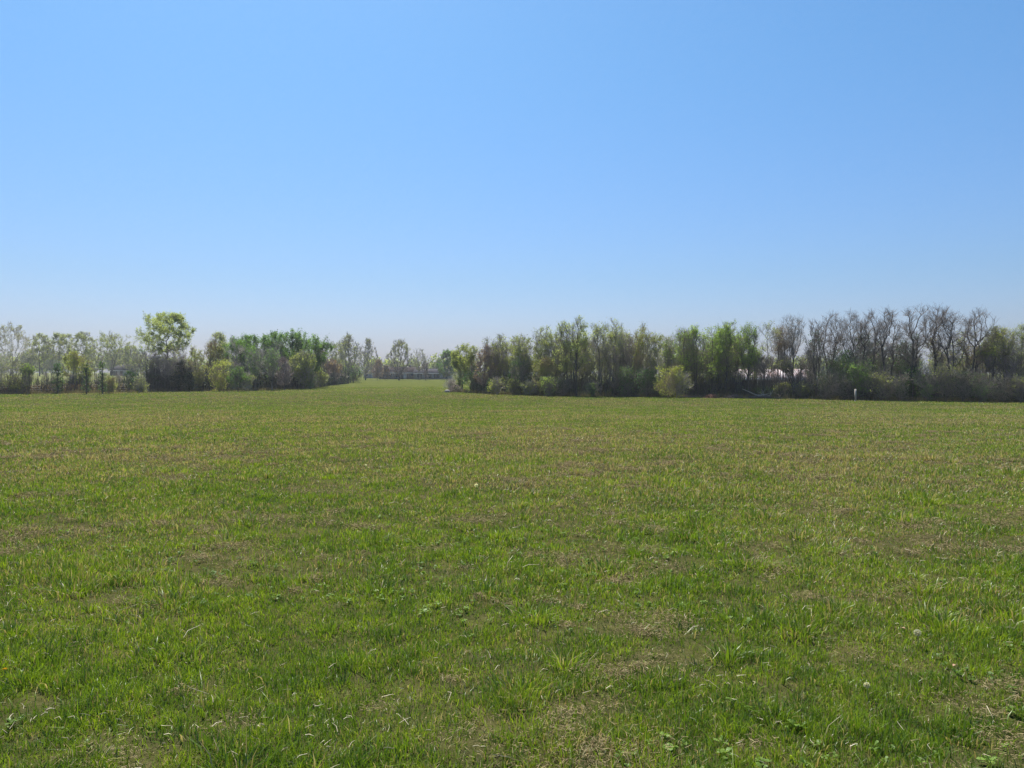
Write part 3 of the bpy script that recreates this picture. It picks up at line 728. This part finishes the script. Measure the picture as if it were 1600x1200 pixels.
# --- thin saplings that crowd the inside of the woods (copies of a few)
def saplings(zone, n, x0, x1, dfun, h0, h1, label, group, bark, seed, leaf=None, nleaf=0, dep=9.0, name='sapling', wide=1.0):
    rng = np.random.default_rng(seed); protos = []
    for k in range(3):
        r = empty(name, 0, 0, 0); CNT[0] += 1
        tree_mesh('sapling', CNT[0] * 7 + seed, 'slim' if wide < 1.5 else 'open', 6.0, 1.8 * wide, 90, bark, leaf, nleaf * 3, .12, root=r, thick=.85, zb=.38 if wide < 1.5 else .22)
        protos.append(r)
    used = [False] * 3
    for i in range(n):
        k = i % 3; p = protos[k]
        if used[k]:
            r = p.copy(); COL.objects.link(r)
            for ch in [c for c in bpy.data.objects if c.parent == p]:
                c = ch.copy(); COL.objects.link(c); c.parent = r
        else:
            r = p; used[k] = True
        px = rng.uniform(x0, x1); d = dfun(px) + 1.0 + rng.random() * dep; x = (px - 800) / F * d
        r.location = (x, d, G(x, d) - .02); h = rng.uniform(h0, h1) / 6.0
        r.scale = (h * rng.uniform(.8, 1.2),) * 2 + (h,); r.rotation_euler = (rng.normal() * .06, rng.normal() * .06, rng.uniform(0, 6.28))
        tag(r, label, 'tree', group)

edge = lambda px: np.interp(px, [700, 740, 800, 900, 1000, 1100, 1200, 1300, 1400, 1500, 1600, 1700], [118, 108, 100, 95, 93, 91, 88, 85, 82, 79, 77, 75])
ledge = lambda px: np.interp(px, [0, 100, 260, 400, 480, 520, 560], [104, 107, 118, 122, 138, 165, 205])
saplings('a', 34, 745, 905, edge, 4.5, 8.4, 'thin sapling crowded inside the wood left of the tall dark many stemmed tree', 'saplings left of the tall dark stemmed tree', 'dark', 1, 'olive', 160)
saplings('b', 42, 905, 1060, edge, 4.8, 9.0, 'thin sapling inside the wood behind the dark vase shaped stems', 'saplings behind the dark vase shaped stems', 'grey', 2, 'olive', 120)
saplings('c', 40, 1060, 1180, edge, 4.8, 9.0, 'thin sapling crowded beneath the bright green topped trees', 'saplings beneath the bright green pair', 'dark', 3, 'bright', 220)
saplings('d', 13, 1180, 1270, edge, 3.2, 6.5, 'thin bare sapling standing before the pink roofed shed', 'saplings before the pink roofed shed', 'dark', 4)
saplings('e', 34, 1270, 1440, edge, 3.5, 8.0, 'thin dark sapling in the thicket behind the white post', 'saplings in the thicket behind the white post', 'dark', 5, 'deep', 150)
saplings('f', 34, 1440, 1680, edge, 3.5, 8.0, 'thin sapling in the thicket right of the ivy clad tree', 'saplings right of the ivy clad tree', 'dark', 6, 'olive', 150)
saplings('g', 26, 360, 515, ledge, 5.0, 9.0, 'thin grey sapling under the run of solid green crowns', 'saplings under the solid green crowns', 'grey', 7)
saplings('h', 20, 225, 345, ledge, 3.0, 6.5, 'thin sapling in the brush around the dark junipers', 'saplings around the junipers', 'red', 8)
saplings('i', 24, 60, 225, ledge, 1.6, 3.2, 'thin bare whip growing between the small trees of the left hedge row', 'bare whips in the left hedge row', 'grey', 9, dep=3)

saplings('j', 20, -50, 235, lambda px: 322, 8, 12.5, 'hazy distant tree in the far row beyond the rough pasture on the left', 'far row beyond the rough pasture', 'dark', 10, 'green', 500, dep=35, name='distant_tree', wide=2.6)
saplings('k', 12, 555, 735, lambda px: 315, 5, 8, 'hazy low distant tree behind the long low house', 'hazy trees behind the long low house', 'dark', 11, 'olive', 400, dep=40, name='distant_tree', wide=2.8)

# --- undergrowth and brush that nobody could count
def undergrowth(name, label, x0, x1, dfun, n, hmax, depth, seed, leaf, front=0.0, ls=.16):
    rng = np.random.default_rng(seed)
    px = rng.uniform(x0, x1, n); e = np.array([dfun(p) for p in px]) if n < 5 else dfun(px)
    d = e + front + 2.2 * (fbm(px * .05, px * 0, seed + 5, 3) - .5) + rng.random(n) ** 1.3 * depth; x = (px - 800) / F * d
    hm = hmax * (.25 + 1.1 * fbm(x * .45, d * .45, seed, 3)) * np.where((px > 1140) & (px < 1278), min(1, 1.5 / hmax), 1)
    z = gz(x, d) + rng.random(n) ** 1.2 * hm
    V, Q = leaves(np.stack([x, d, z], 1), ls, rng, .3)
    m = n // 4; ii = rng.integers(0, n, m); p0 = np.stack([x[ii], d[ii], gz(x[ii], d[ii]) - .05], 1)
    p1 = p0 + np.stack([rng.normal(0, .35, m), rng.normal(0, .35, m), hm[ii] * rng.uniform(.7, 2.0, m)], 1)
    V2, Q2 = tubes(np.stack([p0, p1], 1), np.ones((m, 1)) * np.array([[.018, .010]]), 3)
    m = n // 26; ii = rng.integers(0, n, m); b = np.stack([x[ii], d[ii], gz(x[ii], d[ii]) - .05], 1); hh = rng.uniform(1.4, 3.6, m) * min(1, hmax)
    t_ = b + np.stack([rng.normal(0, .25, m), rng.normal(0, .25, m), hh], 1)
    V3, Q3 = tubes(np.stack([b, (b + t_) / 2 + rng.normal(size=(m, 3)) * .06, t_], 1), np.ones((m, 1)) * np.array([[.030, .024, .012]]), 4)
    tag(mk(name, [(V, Q, 0), (V2, Q2, 1), (V3, Q3, 2)], [LF[leaf], B['dark'], B['grey']]), label, 'undergrowth', kind='stuff')

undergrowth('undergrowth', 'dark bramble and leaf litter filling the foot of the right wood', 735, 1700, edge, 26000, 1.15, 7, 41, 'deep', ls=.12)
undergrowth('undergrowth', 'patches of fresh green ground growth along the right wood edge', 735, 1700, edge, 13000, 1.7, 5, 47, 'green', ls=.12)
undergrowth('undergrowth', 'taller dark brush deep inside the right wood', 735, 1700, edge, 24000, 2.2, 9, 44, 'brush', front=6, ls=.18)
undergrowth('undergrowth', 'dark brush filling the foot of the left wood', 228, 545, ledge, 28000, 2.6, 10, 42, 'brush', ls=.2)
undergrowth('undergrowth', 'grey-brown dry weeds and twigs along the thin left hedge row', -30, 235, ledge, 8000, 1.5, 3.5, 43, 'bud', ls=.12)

def fringe(name, label, x0, x1, dfun, n, h, seed, off=-1.3, wid=1.5):
    rng = np.random.default_rng(seed); px = rng.uniform(x0, x1, n); d = dfun(px) + off + rng.random(n) * wid
    x = (px - 800) / F * d
    V, q, t, tip = blades(x, d, h * rng.uniform(.4, 1.3, n) * (.4 + fbm(x * .3, d * .3, seed, 3)), np.full(n, .035), np.clip(rng.normal(.3, .2, n), .02, .9), rng)
    tag(mk(name, [(V, q, 0), (V, t, 0)], [STRAW]), label, 'dry grass', kind='stuff')
STRAW = leafmat('tall_dry_grass', (.20, .17, .09), (.31, .27, .16), .35)
fringe('dry_grass', 'pale dry grass fringe at the foot of the right wood', 700, 1620, edge, 8200, .6, 51, off=-1.8, wid=2.4)
fringe('dry_grass', 'pale dry grass fringe at the foot of the left hedge row', -30, 500, ledge, 6000, .55, 52)

# --- the far-off wood that closes the horizon
def far_wood():
    rng = np.random.default_rng(61); n = 330; V_ = []; Q_ = []; VT = []; QT = []; o1 = o2 = 0
    for i in range(n):
        px = rng.uniform(-500, 2100); d = rng.uniform(400, 520); x = (px - 800) / F * d; z = G(x, d)
        h = rng.uniform(8, 13); w = h * rng.uniform(.6, 1.0); m = 330
        u = rng.normal(size=(m, 3)); u /= np.linalg.norm(u, axis=1, keepdims=True); rr = rng.random((m, 1)) ** .4
        C = u * rr * np.array([w * .5, w * .5, h * .42]) + np.array([x, d, z + h * .56]) + rng.normal(size=(m, 3)) * .4
        v, q = leaves(C, 1.15, rng); V_.append(v); Q_.append(q + o1); o1 += len(v)
        k = 14; p0 = np.tile([[x, d, z + h * .25]], (k, 1)); a = rng.uniform(0, 6.28, k)
        p1 = p0 + np.stack([np.cos(a) * w * .4, np.sin(a) * w * .4, rng.uniform(.3, .7, k) * h], 1)
        p0[0] = (x, d, z - .3); p1[0] = (x, d, z + h * .7)
        v, q = tubes(np.stack([p0, p1], 1), np.ones((k, 1)) * np.array([[.22, .08]]), 4); VT.append(v); QT.append(q + o2); o2 += len(v)
    tag(mk('distant_woods', [(np.concatenate(V_), np.concatenate(Q_), 0), (np.concatenate(VT), np.concatenate(QT), 1)], [LF['olive'], B['dark']]),
        'hazy far-off wood closing the horizon behind everything', 'wood', kind='stuff')
far_wood()

# ------------------------------------------------------------------ buildings
M = dict(
 brick=plain('house_wall', (.15, .13, .125), (.11, .10, .10), .85, 2.0),
 cream=plain('pale_siding', (.24, .24, .23), (.19, .19, .185), .7, 1.5, stretch=(1, 1, 8)),
 shingle=plain('grey_brown_shingles', (.055, .043, .042), (.036, .03, .03), .95, 3.0, 0.0, stretch=(1, 1, 5)),
 slate=plain('grey_shingles', (.07, .066, .07), (.05, .047, .052), .95, 3.0, 0.0, stretch=(1, 1, 5)),
 white=plain('white_trim', (.50, .50, .49), (.42, .42, .41), .5, 2.0),
 glass=plain('window_glass', (.03, .04, .05), (.02, .025, .03), .15, 1.0, .6),
 shedwall=plain('dark_shed_boards', (.060, .060, .066), (.035, .036, .042), .85, 2.0, stretch=(6, 6, .4)),
 post=plain('weathered_post', (.46, .43, .37), (.32, .29, .25), .75, 9.0, stretch=(2, 2, .4)),
 postfoot=plain('dark_post_foot', (.16, .15, .14), (.10, .10, .09), .8, 9.0),
 wire=plain('fence_wire', (.20, .20, .20), None, .5, 2.0, metal=.6),
 log=plain('weathered_log', (.20, .16, .13), (.11, .085, .07), .9, 4.0, stretch=(1, 5, 5)),
 palelog=plain('bleached_branch', (.50, .44, .36), (.36, .31, .25), .8, 4.0, stretch=(1, 5, 5)),
 rust=plain('rusty_brush', (.24, .12, .08), (.15, .08, .06), .9, 4.0),
 stone=plain('pale_stone', (.30, .28, .25), (.22, .20, .18), .85, 6.0),
 white_seed=leafmat('dandelion_fluff', (.90, .88, .84), (.93, .91, .87), .75),
 stem=plain('dandelion_stem', (.20, .26, .10), (.26, .20, .12), .6, 10),
 petal=plain('dandelion_petal', (.75, .50, .02), (.60, .36, .02), .6, 30),
 deadleaf=plain('dead_leaf', (.34, .21, .12), (.24, .15, .09), .7, 25),
)
def roofmat():
    m, nt, out = newmat('faded_red_metal')
    tc = N(nt, 'ShaderNodeTexCoord'); mp = N(nt, 'ShaderNodeMapping'); mp.inputs['Scale'].default_value = (1.4, .25, .25)
    L(nt, tc.outputs['Object'], mp.inputs[0])
    n = noise(nt, mp.outputs[0], 1.6, 4, .65)
    c = mixc(nt, ramp(nt, n, .38, .6), (.50, .32, .28), (.66, .58, .55))
    p = N(nt, 'ShaderNodeBsdfPrincipled'); p.inputs['Roughness'].default_value = .42; L(nt, c, p.inputs['Base Color'])
    L(nt, p.outputs[0], out.inputs[0]); return m
M['redroof'] = roofmat()

def gable(x0, x1, y0, y1, ze, zr, over=.4, th=.12, hip=0):
    ym = (y0 + y1) / 2; a, b = x0 - over, x1 + over; c, d = y0 - over, y1 + over
    k = (zr - ze) / (ym - y0); zo = ze - over * k
    V = [(a, c, zo), (b, c, zo), (b, d, zo), (a, d, zo), (a + hip, ym, zr), (b - hip, ym, zr),
         (a, c, zo + th), (b, c, zo + th), (b, d, zo + th), (a, d, zo + th), (a + hip, ym, zr + th), (b - hip, ym, zr + th)]
    Q = [(0, 1, 5, 4), (2, 3, 4, 5), (6, 10, 11, 7), (8, 11, 10, 9), (0, 6, 7, 1), (2, 8, 9, 3)]
    V = np.array(V, float)
    T = [(0, 4, 10), (0, 10, 6), (3, 9, 10), (3, 10, 4), (1, 7, 11), (1, 11, 5), (2, 5, 11), (2, 11, 8)]
    if hip: T += [(9, 6, 10), (7, 8, 11), (0, 3, 4), (2, 1, 5)]
    return [(V, np.array(Q), 0), (V, np.array(T), 0)]

def window(root, x, y, z, w, h, door=False):
    t = .08
    fr = mk('door' if door else 'window', [box(x - w/2 - t, x + w/2 + t, y - .06, y - .003, z + h, z + h + t), box(x - w/2 - t, x + w/2 + t, y - .06, y - .003, z - t, z),
        box(x - w/2 - t, x - w/2, y - .06, y - .003, z, z + h), box(x + w/2, x + w/2 + t, y - .06, y - .003, z, z + h)], [M['white']], root)
    mk('pane', [box(x - w/2, x + w/2, y - .03, y - .003, z, z + h)], [M['white'] if door else M['glass']], fr)

def house(name, label, px, d, width, depth, eave, ridge, wall, roof, wins, hip=0, chimney=None, cat='house', zb=None):
    x = (px - 800) / F * d; r = empty(name, x, d, zb, 0, label=label, cat=cat)
    w = width / 2
    mk('wall', [box(-w, w, 0, depth, -.4, eave - .05)], [M[wall]], r)
    if not hip:   # gable ends
        for s in (-w, w - .12):
            V = np.array([(s, 0, eave - .05), (s + .12, 0, eave - .05), (s + .12, depth, eave - .05), (s, depth, eave - .05), (s, depth / 2, ridge - .1), (s + .12, depth / 2, ridge - .1)])
            mk('gable_end', [(V, np.array([(0, 1, 5, 4), (2, 3, 4, 5)]), 0), (V, np.array([(0, 4, 3), (1, 2, 5)]), 0)], [M[wall]], r)
    rf = mk('roof', gable(-w, w, 0, depth, eave, ridge, .45, .12, hip), [M[roof]], r)
    if chimney is not None:
        mk('chimney', [box(chimney - .4, chimney + .4, depth * .55, depth * .55 + .8, ridge - .8, ridge + .8)], [M['brick']], rf)
    mk('fascia', [box(-w - .47, w + .47, -.50, -.46, eave - .42, eave - .12)], [M['white']], r)
    for (wx, z, ww, wh, dr) in wins:
        window(r, wx, 0, z, ww, wh, dr)
    return r

house('ranch_house', 'long low brick house with brown shingle roof behind the big oval bare tree', 628, 292, 17.5, 9, 2.6, 4.6, 'brick', 'shingle',
      [(-7, .9, 1.4, 1.2, 0), (-4.3, .9, 1.4, 1.2, 0), (-1.5, .8, 2.0, 1.4, 0), (1.2, 0, 1.0, 2.05, 1), (3.6, .9, 1.6, 1.2, 0), (6.6, .7, 2.2, 1.5, 0)], chimney=2.5)
house('ranch_house', 'lower white fronted house with wide dark windows right of the long brick house', 676, 285, 13.5, 8, 2.45, 3.9, 'cream', 'slate',
      [(-4.8, .7, 1.8, 1.4, 0), (-1.6, .5, 2.6, 1.7, 0), (1.5, .5, 2.2, 1.7, 0), (4.6, .6, 1.6, 1.5, 0)])
house('farm_house', 'small grey hip roofed house beyond the rough pasture on the far left', 188, 310, 8.2, 7, 2.3, 4.4, 'slate', 'slate',
      [(-2.6, .7, 1.1, 1.2, 0), (-.6, 0, .95, 2.0, 1), (2.2, .1, 2.4, 1.9, 1)], hip=2.2)
house('shed', 'long shed with a faded pinkish red metal roof half hidden by bare trees', 1213, 111, 11.0, 8, 2.15, 3.25, 'shedwall', 'redroof',
      [(-3.2, .8, .9, .8, 0), (2.6, 0, 1.8, 1.7, 0)], cat='shed')
house('white_building', 'small pale building glimpsed left of the long house under bare trees', 577, 330, 5.0, 5, 2.4, 3.5, 'cream', 'slate', [(-1.0, .9, 1.0, 1.0, 0), (1.2, 0, .9, 2.0, 1)], cat='building')

# ------------------------------------------------------------------ post, fence, logs, brush
def post():
    d = 78.5; x = (1337 - 800) / F * d
    r = empty('marker_post', x, d, None, .3, label='upright weathered whitish wooden post standing alone at the wood edge', cat='post')
    mk('shaft', [box(-.075, .075, -.05, .05, .10, 1.24), box(-.06, .06, -.036, .036, 1.24, 1.255)], [M['post']], r)
    mk('foot', [box(-.077, .077, -.052, .052, -.2, .10)], [M['postfoot']], r)
post()

def fence(px0, px1, d0, d1, label, n=8, h=1.2):
    x0 = (px0 - 800) / F * d0; x1 = (px1 - 800) / F * d1
    r = empty('wire_fence', x0, d0, None, 0, label=label, cat='fence'); z0 = G(x0, d0)
    P = [((x1 - x0) * t, (d1 - d0) * t, G(x0 + (x1 - x0) * t, d0 + (d1 - d0) * t) - z0) for t in np.linspace(0, 1, n)]
    for p in P:
        V, Q = tubes(np.array([[(p[0], p[1], p[2] - .3), (p[0] + .02, p[1], p[2] + h)]]), np.array([[.055, .05]]), 7)
        mk('fence_post', [(V, Q, 0)], [B['grey']], r)
    for k in range(4):
        hh = .25 + k * .3
        A = np.array([[(p[0], p[1] - .06, p[2] + hh) for p in P]]); V, Q = tubes(A, np.full(A.shape[:2], .008), 4)
        mk('wire', [(V, Q, 0)], [M['wire']], r)
fence(905, 1010, 103, 101, 'wire fence on thin posts seen through the gap right of the tall dark stems')
fence(-10, 232, 103, 116, 'old wire fence running through the thin left hedge row', 8)

def log(name, pts, r0, r1, mat, label, cat='log', twigs=5, seed=1, group=None):
    rng = np.random.default_rng(seed); c = pts[0]; x, y = c[0], c[1]
    o = empty(name, x, y, None, 0, label=label, cat=cat, group=group); z0 = G(x, y)
    P = np.array([[(p[0] - x, p[1] - y, G(p[0], p[1]) - z0 + p[2]) for p in pts]]); k = P.shape[1]
    V, Q = tubes(P, np.linspace(r0, r1, k)[None, :], 8); mk('stem', [(V, Q, 0)], [M[mat]], o, smooth=True)
    p0 = P[0][rng.integers(1, k, twigs)]; dr = rng.normal(size=(twigs, 3)) * np.array([.5, .4, .2]) + np.array([0, 0, .35])
    V, Q = tubes(np.stack([p0, p0 + dr * .6, p0 + dr * 1.2 + rng.normal(size=(twigs, 3)) * .15], 1), np.ones((twigs, 1)) * np.array([[.03, .02, .01]]), 5)
    mk('twig', [(V, Q, 0)], [M[mat]], o)
w_ = lambda px, d, z: ((px - 800) / F * d, d, z)
log('fallen_log', [w_(1170, 86.2, .14), w_(1182, 86, .16), w_(1195, 86.3, .15), w_(1206, 86, .12)], .13, .09, 'log', 'dark fallen log lying on the grass below the pink roofed shed', seed=3)
log('fallen_branch', [w_(1160, 87.2, 1.05), w_(1170, 87, .75), w_(1180, 87, .42), w_(1190, 86.8, .2)], .035, .06, 'palelog', 'long bleached branch propped slanting against the fallen log', 'branch', seed=4)
log('fallen_branch', [w_(1184, 86.6, .36), w_(1194, 86.5, .4), w_(1203, 86.4, .3)], .05, .03, 'palelog', 'short pale branch resting on top of the fallen log', 'branch', seed=6)
log('fallen_log', [w_(972, 92.3, .75), w_(980, 92, .4), w_(988, 91.8, .14), w_(998, 91.6, .1)], .06, .11, 'log', 'dark broken limb sloping to the ground below the blackish bare crown', seed=5)
log('fallen_log', [w_(1062, 89, .1), w_(1074, 88.8, .12), w_(1086, 88.9, .1)], .08, .06, 'log', 'low grey log at the grass edge right of the big yellow-green shrub', seed=8)
log('fallen_branch', [w_(1395, 93, 2.4)] if False else [w_(1210, 87, .1), w_(1219, 86.7, .13), w_(1228, 86.9, .1)], .05, .04, 'palelog', 'pale low branch on the grass right of the fallen log', 'branch', seed=9)

def brush(px, d, w, h, mat, label, seed, n=170):
    rng = np.random.default_rng(seed); x = (px - 800) / F * d; o = empty('brush_pile', x, d, None, 0, label=label, cat='brush pile')
    c = rng.normal(size=(n, 3)) * np.array([w * .25, w * .2, 0]); c[:, 2] = rng.random(n) * h * np.exp(-(c[:, 0] / (w * .35)) ** 2)
    a = rng.uniform(0, 6.28, n); e = rng.normal(0, .35, n); l = rng.uniform(.25, .8, n)[:, None]
    dr = np.stack([np.cos(a) * np.cos(e), np.sin(a) * np.cos(e), np.sin(e)], 1) * l
    V, Q = tubes(np.stack([c - dr * .5, c + dr * .5], 1), np.ones((n, 1)) * np.array([[.02, .012]]), 4)
    mk('twigs', [(V, Q, 0)], [M[mat]], o)
brush(1112, 87.8, 1.9, .42, 'rust', 'low rusty red brush pile at the grass edge under bright green trees', 71)
brush(1145, 87.5, 2.4, .35, 'log', 'low grey brush heap just left of the slanting bleached branch', 72)
brush(712, 113, 3.2, 1.1, 'log', 'grey-brown brush pile at the left corner of the right wood', 73, 380)

def rock(name, x, y, s, label, mat='stone', seed=1, cat='rock'):
    import bmesh
    rng = np.random.default_rng(seed); bm = bmesh.new(); bmesh.ops.create_icosphere(bm, subdivisions=3, radius=1)
    for v in bm.verts:
        c = np.array(v.co); f = 1 + .35 * (float(fbm(np.array([c[0] * 1.5 + seed]), np.array([c[1] * 1.5 + c[2] * 2]), seed, 3)[0]) - .5)
        v.co = Vector(c * f * np.array(s))
    me = bpy.data.meshes.new(name); bm.to_mesh(me); bm.free(); me.materials.append(M[mat])
    o = link(bpy.data.objects.new(name, me)); o.location = (x, y, G(x, y) + s[2] * .35); tag(o, label, cat)
x_, y_, _ = w_(699, 111.5, 0); rock('rock', x_, y_, (.42, .3, .3), 'pale stone lying at the left foot of the corner brush pile', seed=4)
x_, y_, _ = w_(1266, 18.5, 0)

# sandy bare mound in the field (mid right)
def mound():
    d = F * (CAMH + .15) / (681 - HOR); x = (1266 - 800) / F * d
    n = 40; rng = np.random.default_rng(3)
    k = 1100; a = rng.uniform(0, 6.28, k); rr = np.sqrt(rng.random(k))
    px = x + np.cos(a) * rr * .42; py = d + np.sin(a) * rr * .5
    pz = gz(px, py) + .05 * np.maximum(1 - rr**2, 0) * rng.uniform(.4, 1, k) + .005
    V, Q = leaves(np.stack([px, py, pz], 1), .045, rng, 0, .8)
    tag(mk('dead_grass_patch', [(V, Q, 0)], [STRAW]), 'bleached bare patch of dead grass in the open field to the right', 'dead grass', kind='stuff')
mound()

# ------------------------------------------------------------------ dandelions and dead leaves in the near grass
def at(px, py, hgt=.0):
    """ground point seen at a pixel of the photo"""
    d = F * CAMH / (py - HOR)
    for _ in range(12):
        x = (px - 800) / F * d; d = F * (CAMH - G(x, d) - hgt) / (py - HOR)
    return (px - 800) / F * d, d

def dandelion(px, py, rad, label, yellow=False, seed=1, h=.10):
    rng = np.random.default_rng(seed); x, y = at(px, py, h)
    o = empty('dandelion', x, y, None, 0, label=label, cat='dandelion')
    P = np.array([[(0, 0, -.01), (.004, 0, h * .5), (0, .003, h)]]); V, Q = tubes(P, np.array([[.0022, .002, .0016]]), 6)
    mk('stem', [(V, Q, 0)], [M['stem']], o)
    n = 230; u = rng.normal(size=(n, 3)); u /= np.linalg.norm(u, axis=1, keepdims=True)
    if yellow: u[:, 2] = np.abs(u[:, 2]) * .5 + .1
    c = np.array([0, 0, h])
    V, Q = tubes(np.stack([np.tile(c, (n, 1)) + u * rad * .1, c + u * rad], 1), np.ones((n, 1)) * np.array([[.0003, .0004]]) * (5 if yellow else 1), 3)
    V2, Q2 = leaves(c + u * rad, rad * .42, rng)
    mk('flower_head' if yellow else 'seed_head', [(V, Q, 0), (V2, Q2, 0)], [M['petal' if yellow else 'white_seed']], o)
dandelion(1437, 991, .019, 'round white dandelion clock, largest, in the near grass at right', seed=2)
dandelion(1358, 1074, .014, 'greyish dandelion clock in the near grass below and left of the largest', seed=3, h=.08)
dandelion(744, 759, .022, 'small white dandelion clock in the middle of the field', seed=4)
dandelion(571, 727, .017, 'tiny white dandelion clock farther off, left of the mid field one', seed=5)
dandelion(2, 1049, .012, 'yellow dandelion flower at the left picture edge', True, 6, .05)

def dead_leaf(px, py, s, rz, label, seed):
    x, y = at(px, py, .04); rng = np.random.default_rng(seed)
    o = empty('dead_leaf', x, y, G(x, y) + .03, rz, label=label, cat='leaf')
    t = np.linspace(0, 1, 7); w = np.sin(t * math.pi) ** .7 * .32; zc = .12 * np.sin(t * 3.1)
    V = []
    for k in range(7):
        V += [(-w[k] * s, (t[k] - .5) * s, (zc[k] + w[k] * .5) * s), (0, (t[k] - .5) * s, zc[k] * s), (w[k] * s, (t[k] - .5) * s, (zc[k] + w[k] * .4) * s)]
    V = np.array(V); Q = np.array([(a * 3 + b, a * 3 + b + 1, a * 3 + b + 4, a * 3 + b + 3) for a in range(6) for b in range(2)])
    mk('leaf_blade', [(V, Q, 0)], [M['deadleaf']], o)
    P = np.array([[(0, -.5 * s, 0), (.05 * s, -.75 * s, .05 * s)]]); V, Q = tubes(P, np.array([[.0012, .0008]]), 5); mk('stalk', [(V, Q, 0)], [M['deadleaf']], o)
dead_leaf(1415, 982, .032, .9, 'orange brown dead leaf just left of the largest dandelion clock', 1)
dead_leaf(1496, 1040, .03, 2.0, 'orange brown dead leaf below and right of the largest dandelion clock', 2)

# ------------------------------------------------------------------ haze
def haze():
    v, f, _ = box(-720, 720, -24, 760, -3.2, 22)
    m, nt, out = newmat('haze_air')
    p = N(nt, 'ShaderNodeVolumePrincipled'); p.inputs['Color'].default_value = (.90, .93, 1, 1); p.inputs['Density'].default_value = HAZE
    p.inputs['Anisotropy'].default_value = .3
    L(nt, p.outputs[0], out.inputs['Volume'])
    tag(mk('haze', [(v, f, 0)], [m]), 'thin pale blue haze in the air over the whole meadow', 'haze', kind='stuff')
HAZE = .00021
haze()

# ------------------------------------------------------------------ light, sky, camera
AZ = math.radians(-20); EL = math.radians(60)
sv = Vector((math.sin(AZ) * math.cos(EL), math.cos(AZ) * math.cos(EL), math.sin(EL)))
sl = bpy.data.lights.new('sun', 'SUN'); sl.energy = 4.8; sl.angle = math.radians(.53); sl.color = (1, .955, .88)
so = link(bpy.data.objects.new('sun', sl)); so.rotation_euler = sv.to_track_quat('Z', 'Y').to_euler(); so.location = (0, 0, 60)
w = bpy.data.worlds.new('World'); S.world = w; w.use_nodes = True; nt = w.node_tree
bg = nt.nodes['Background']; sk = nt.nodes.new('ShaderNodeTexSky'); sk.sky_type = 'NISHITA'; sk.sun_disc = False
sk.sun_elevation = EL; sk.sun_rotation = AZ; sk.altitude = 0; sk.air_density = 1.3; sk.dust_density = 1.5; sk.ozone_density = 6
tint = nt.nodes.new('ShaderNodeMix'); tint.data_type = 'RGBA'; tint.blend_type = 'MULTIPLY'; tint.inputs[0].default_value = 1
# clean azure overhead, whiter hazy air low down
tcw = nt.nodes.new('ShaderNodeTexCoord'); sxw = nt.nodes.new('ShaderNodeSeparateXYZ'); nt.links.new(tcw.outputs['Generated'], sxw.inputs[0])
low = mixc(nt, ramp(nt, sxw.outputs[2], 0.0, .13), (1.03, 1.15, 1.75), (.84, 1.03, 1.38))
high = mixc(nt, ramp(nt, sxw.outputs[2], .06, .42), low, (.73, 1.12, 1.36))
nt.links.new(high, tint.inputs[7])
nt.links.new(sk.outputs[0], tint.inputs[6]); nt.links.new(tint.outputs[2], bg.inputs[0]); bg.inputs[1].default_value = .050

cam = bpy.data.cameras.new('camera'); co = link(bpy.data.objects.new('camera', cam)); S.camera = co
cam.sensor_width = 36; cam.lens = 36 * F / 1600; cam.clip_end = 3000; cam.clip_start = .05
co.location = (0, 0, CAMH); co.rotation_euler = (math.radians(90) - math.atan(20 / F), 0, 0)

S.view_settings.view_transform = 'Standard'; S.view_settings.look = 'None'; S.view_settings.gamma = 1; S.view_settings.exposure = .98
S.render.resolution_x = 1024; S.render.resolution_y = 768
c = S.cycles
c.max_bounces = 6; c.diffuse_bounces = 3; c.glossy_bounces = 2; c.transmission_bounces = 4; c.volume_bounces = 1
c.sample_clamp_indirect = 4
c.use_denoising = True; c.denoiser = 'OPENIMAGEDENOISE'; c.denoising_input_passes = 'RGB_ALBEDO_NORMAL'; c.denoising_prefilter = 'NONE'
print('script', round(time.time() - T00, 1), 's; objects', len(bpy.data.objects))
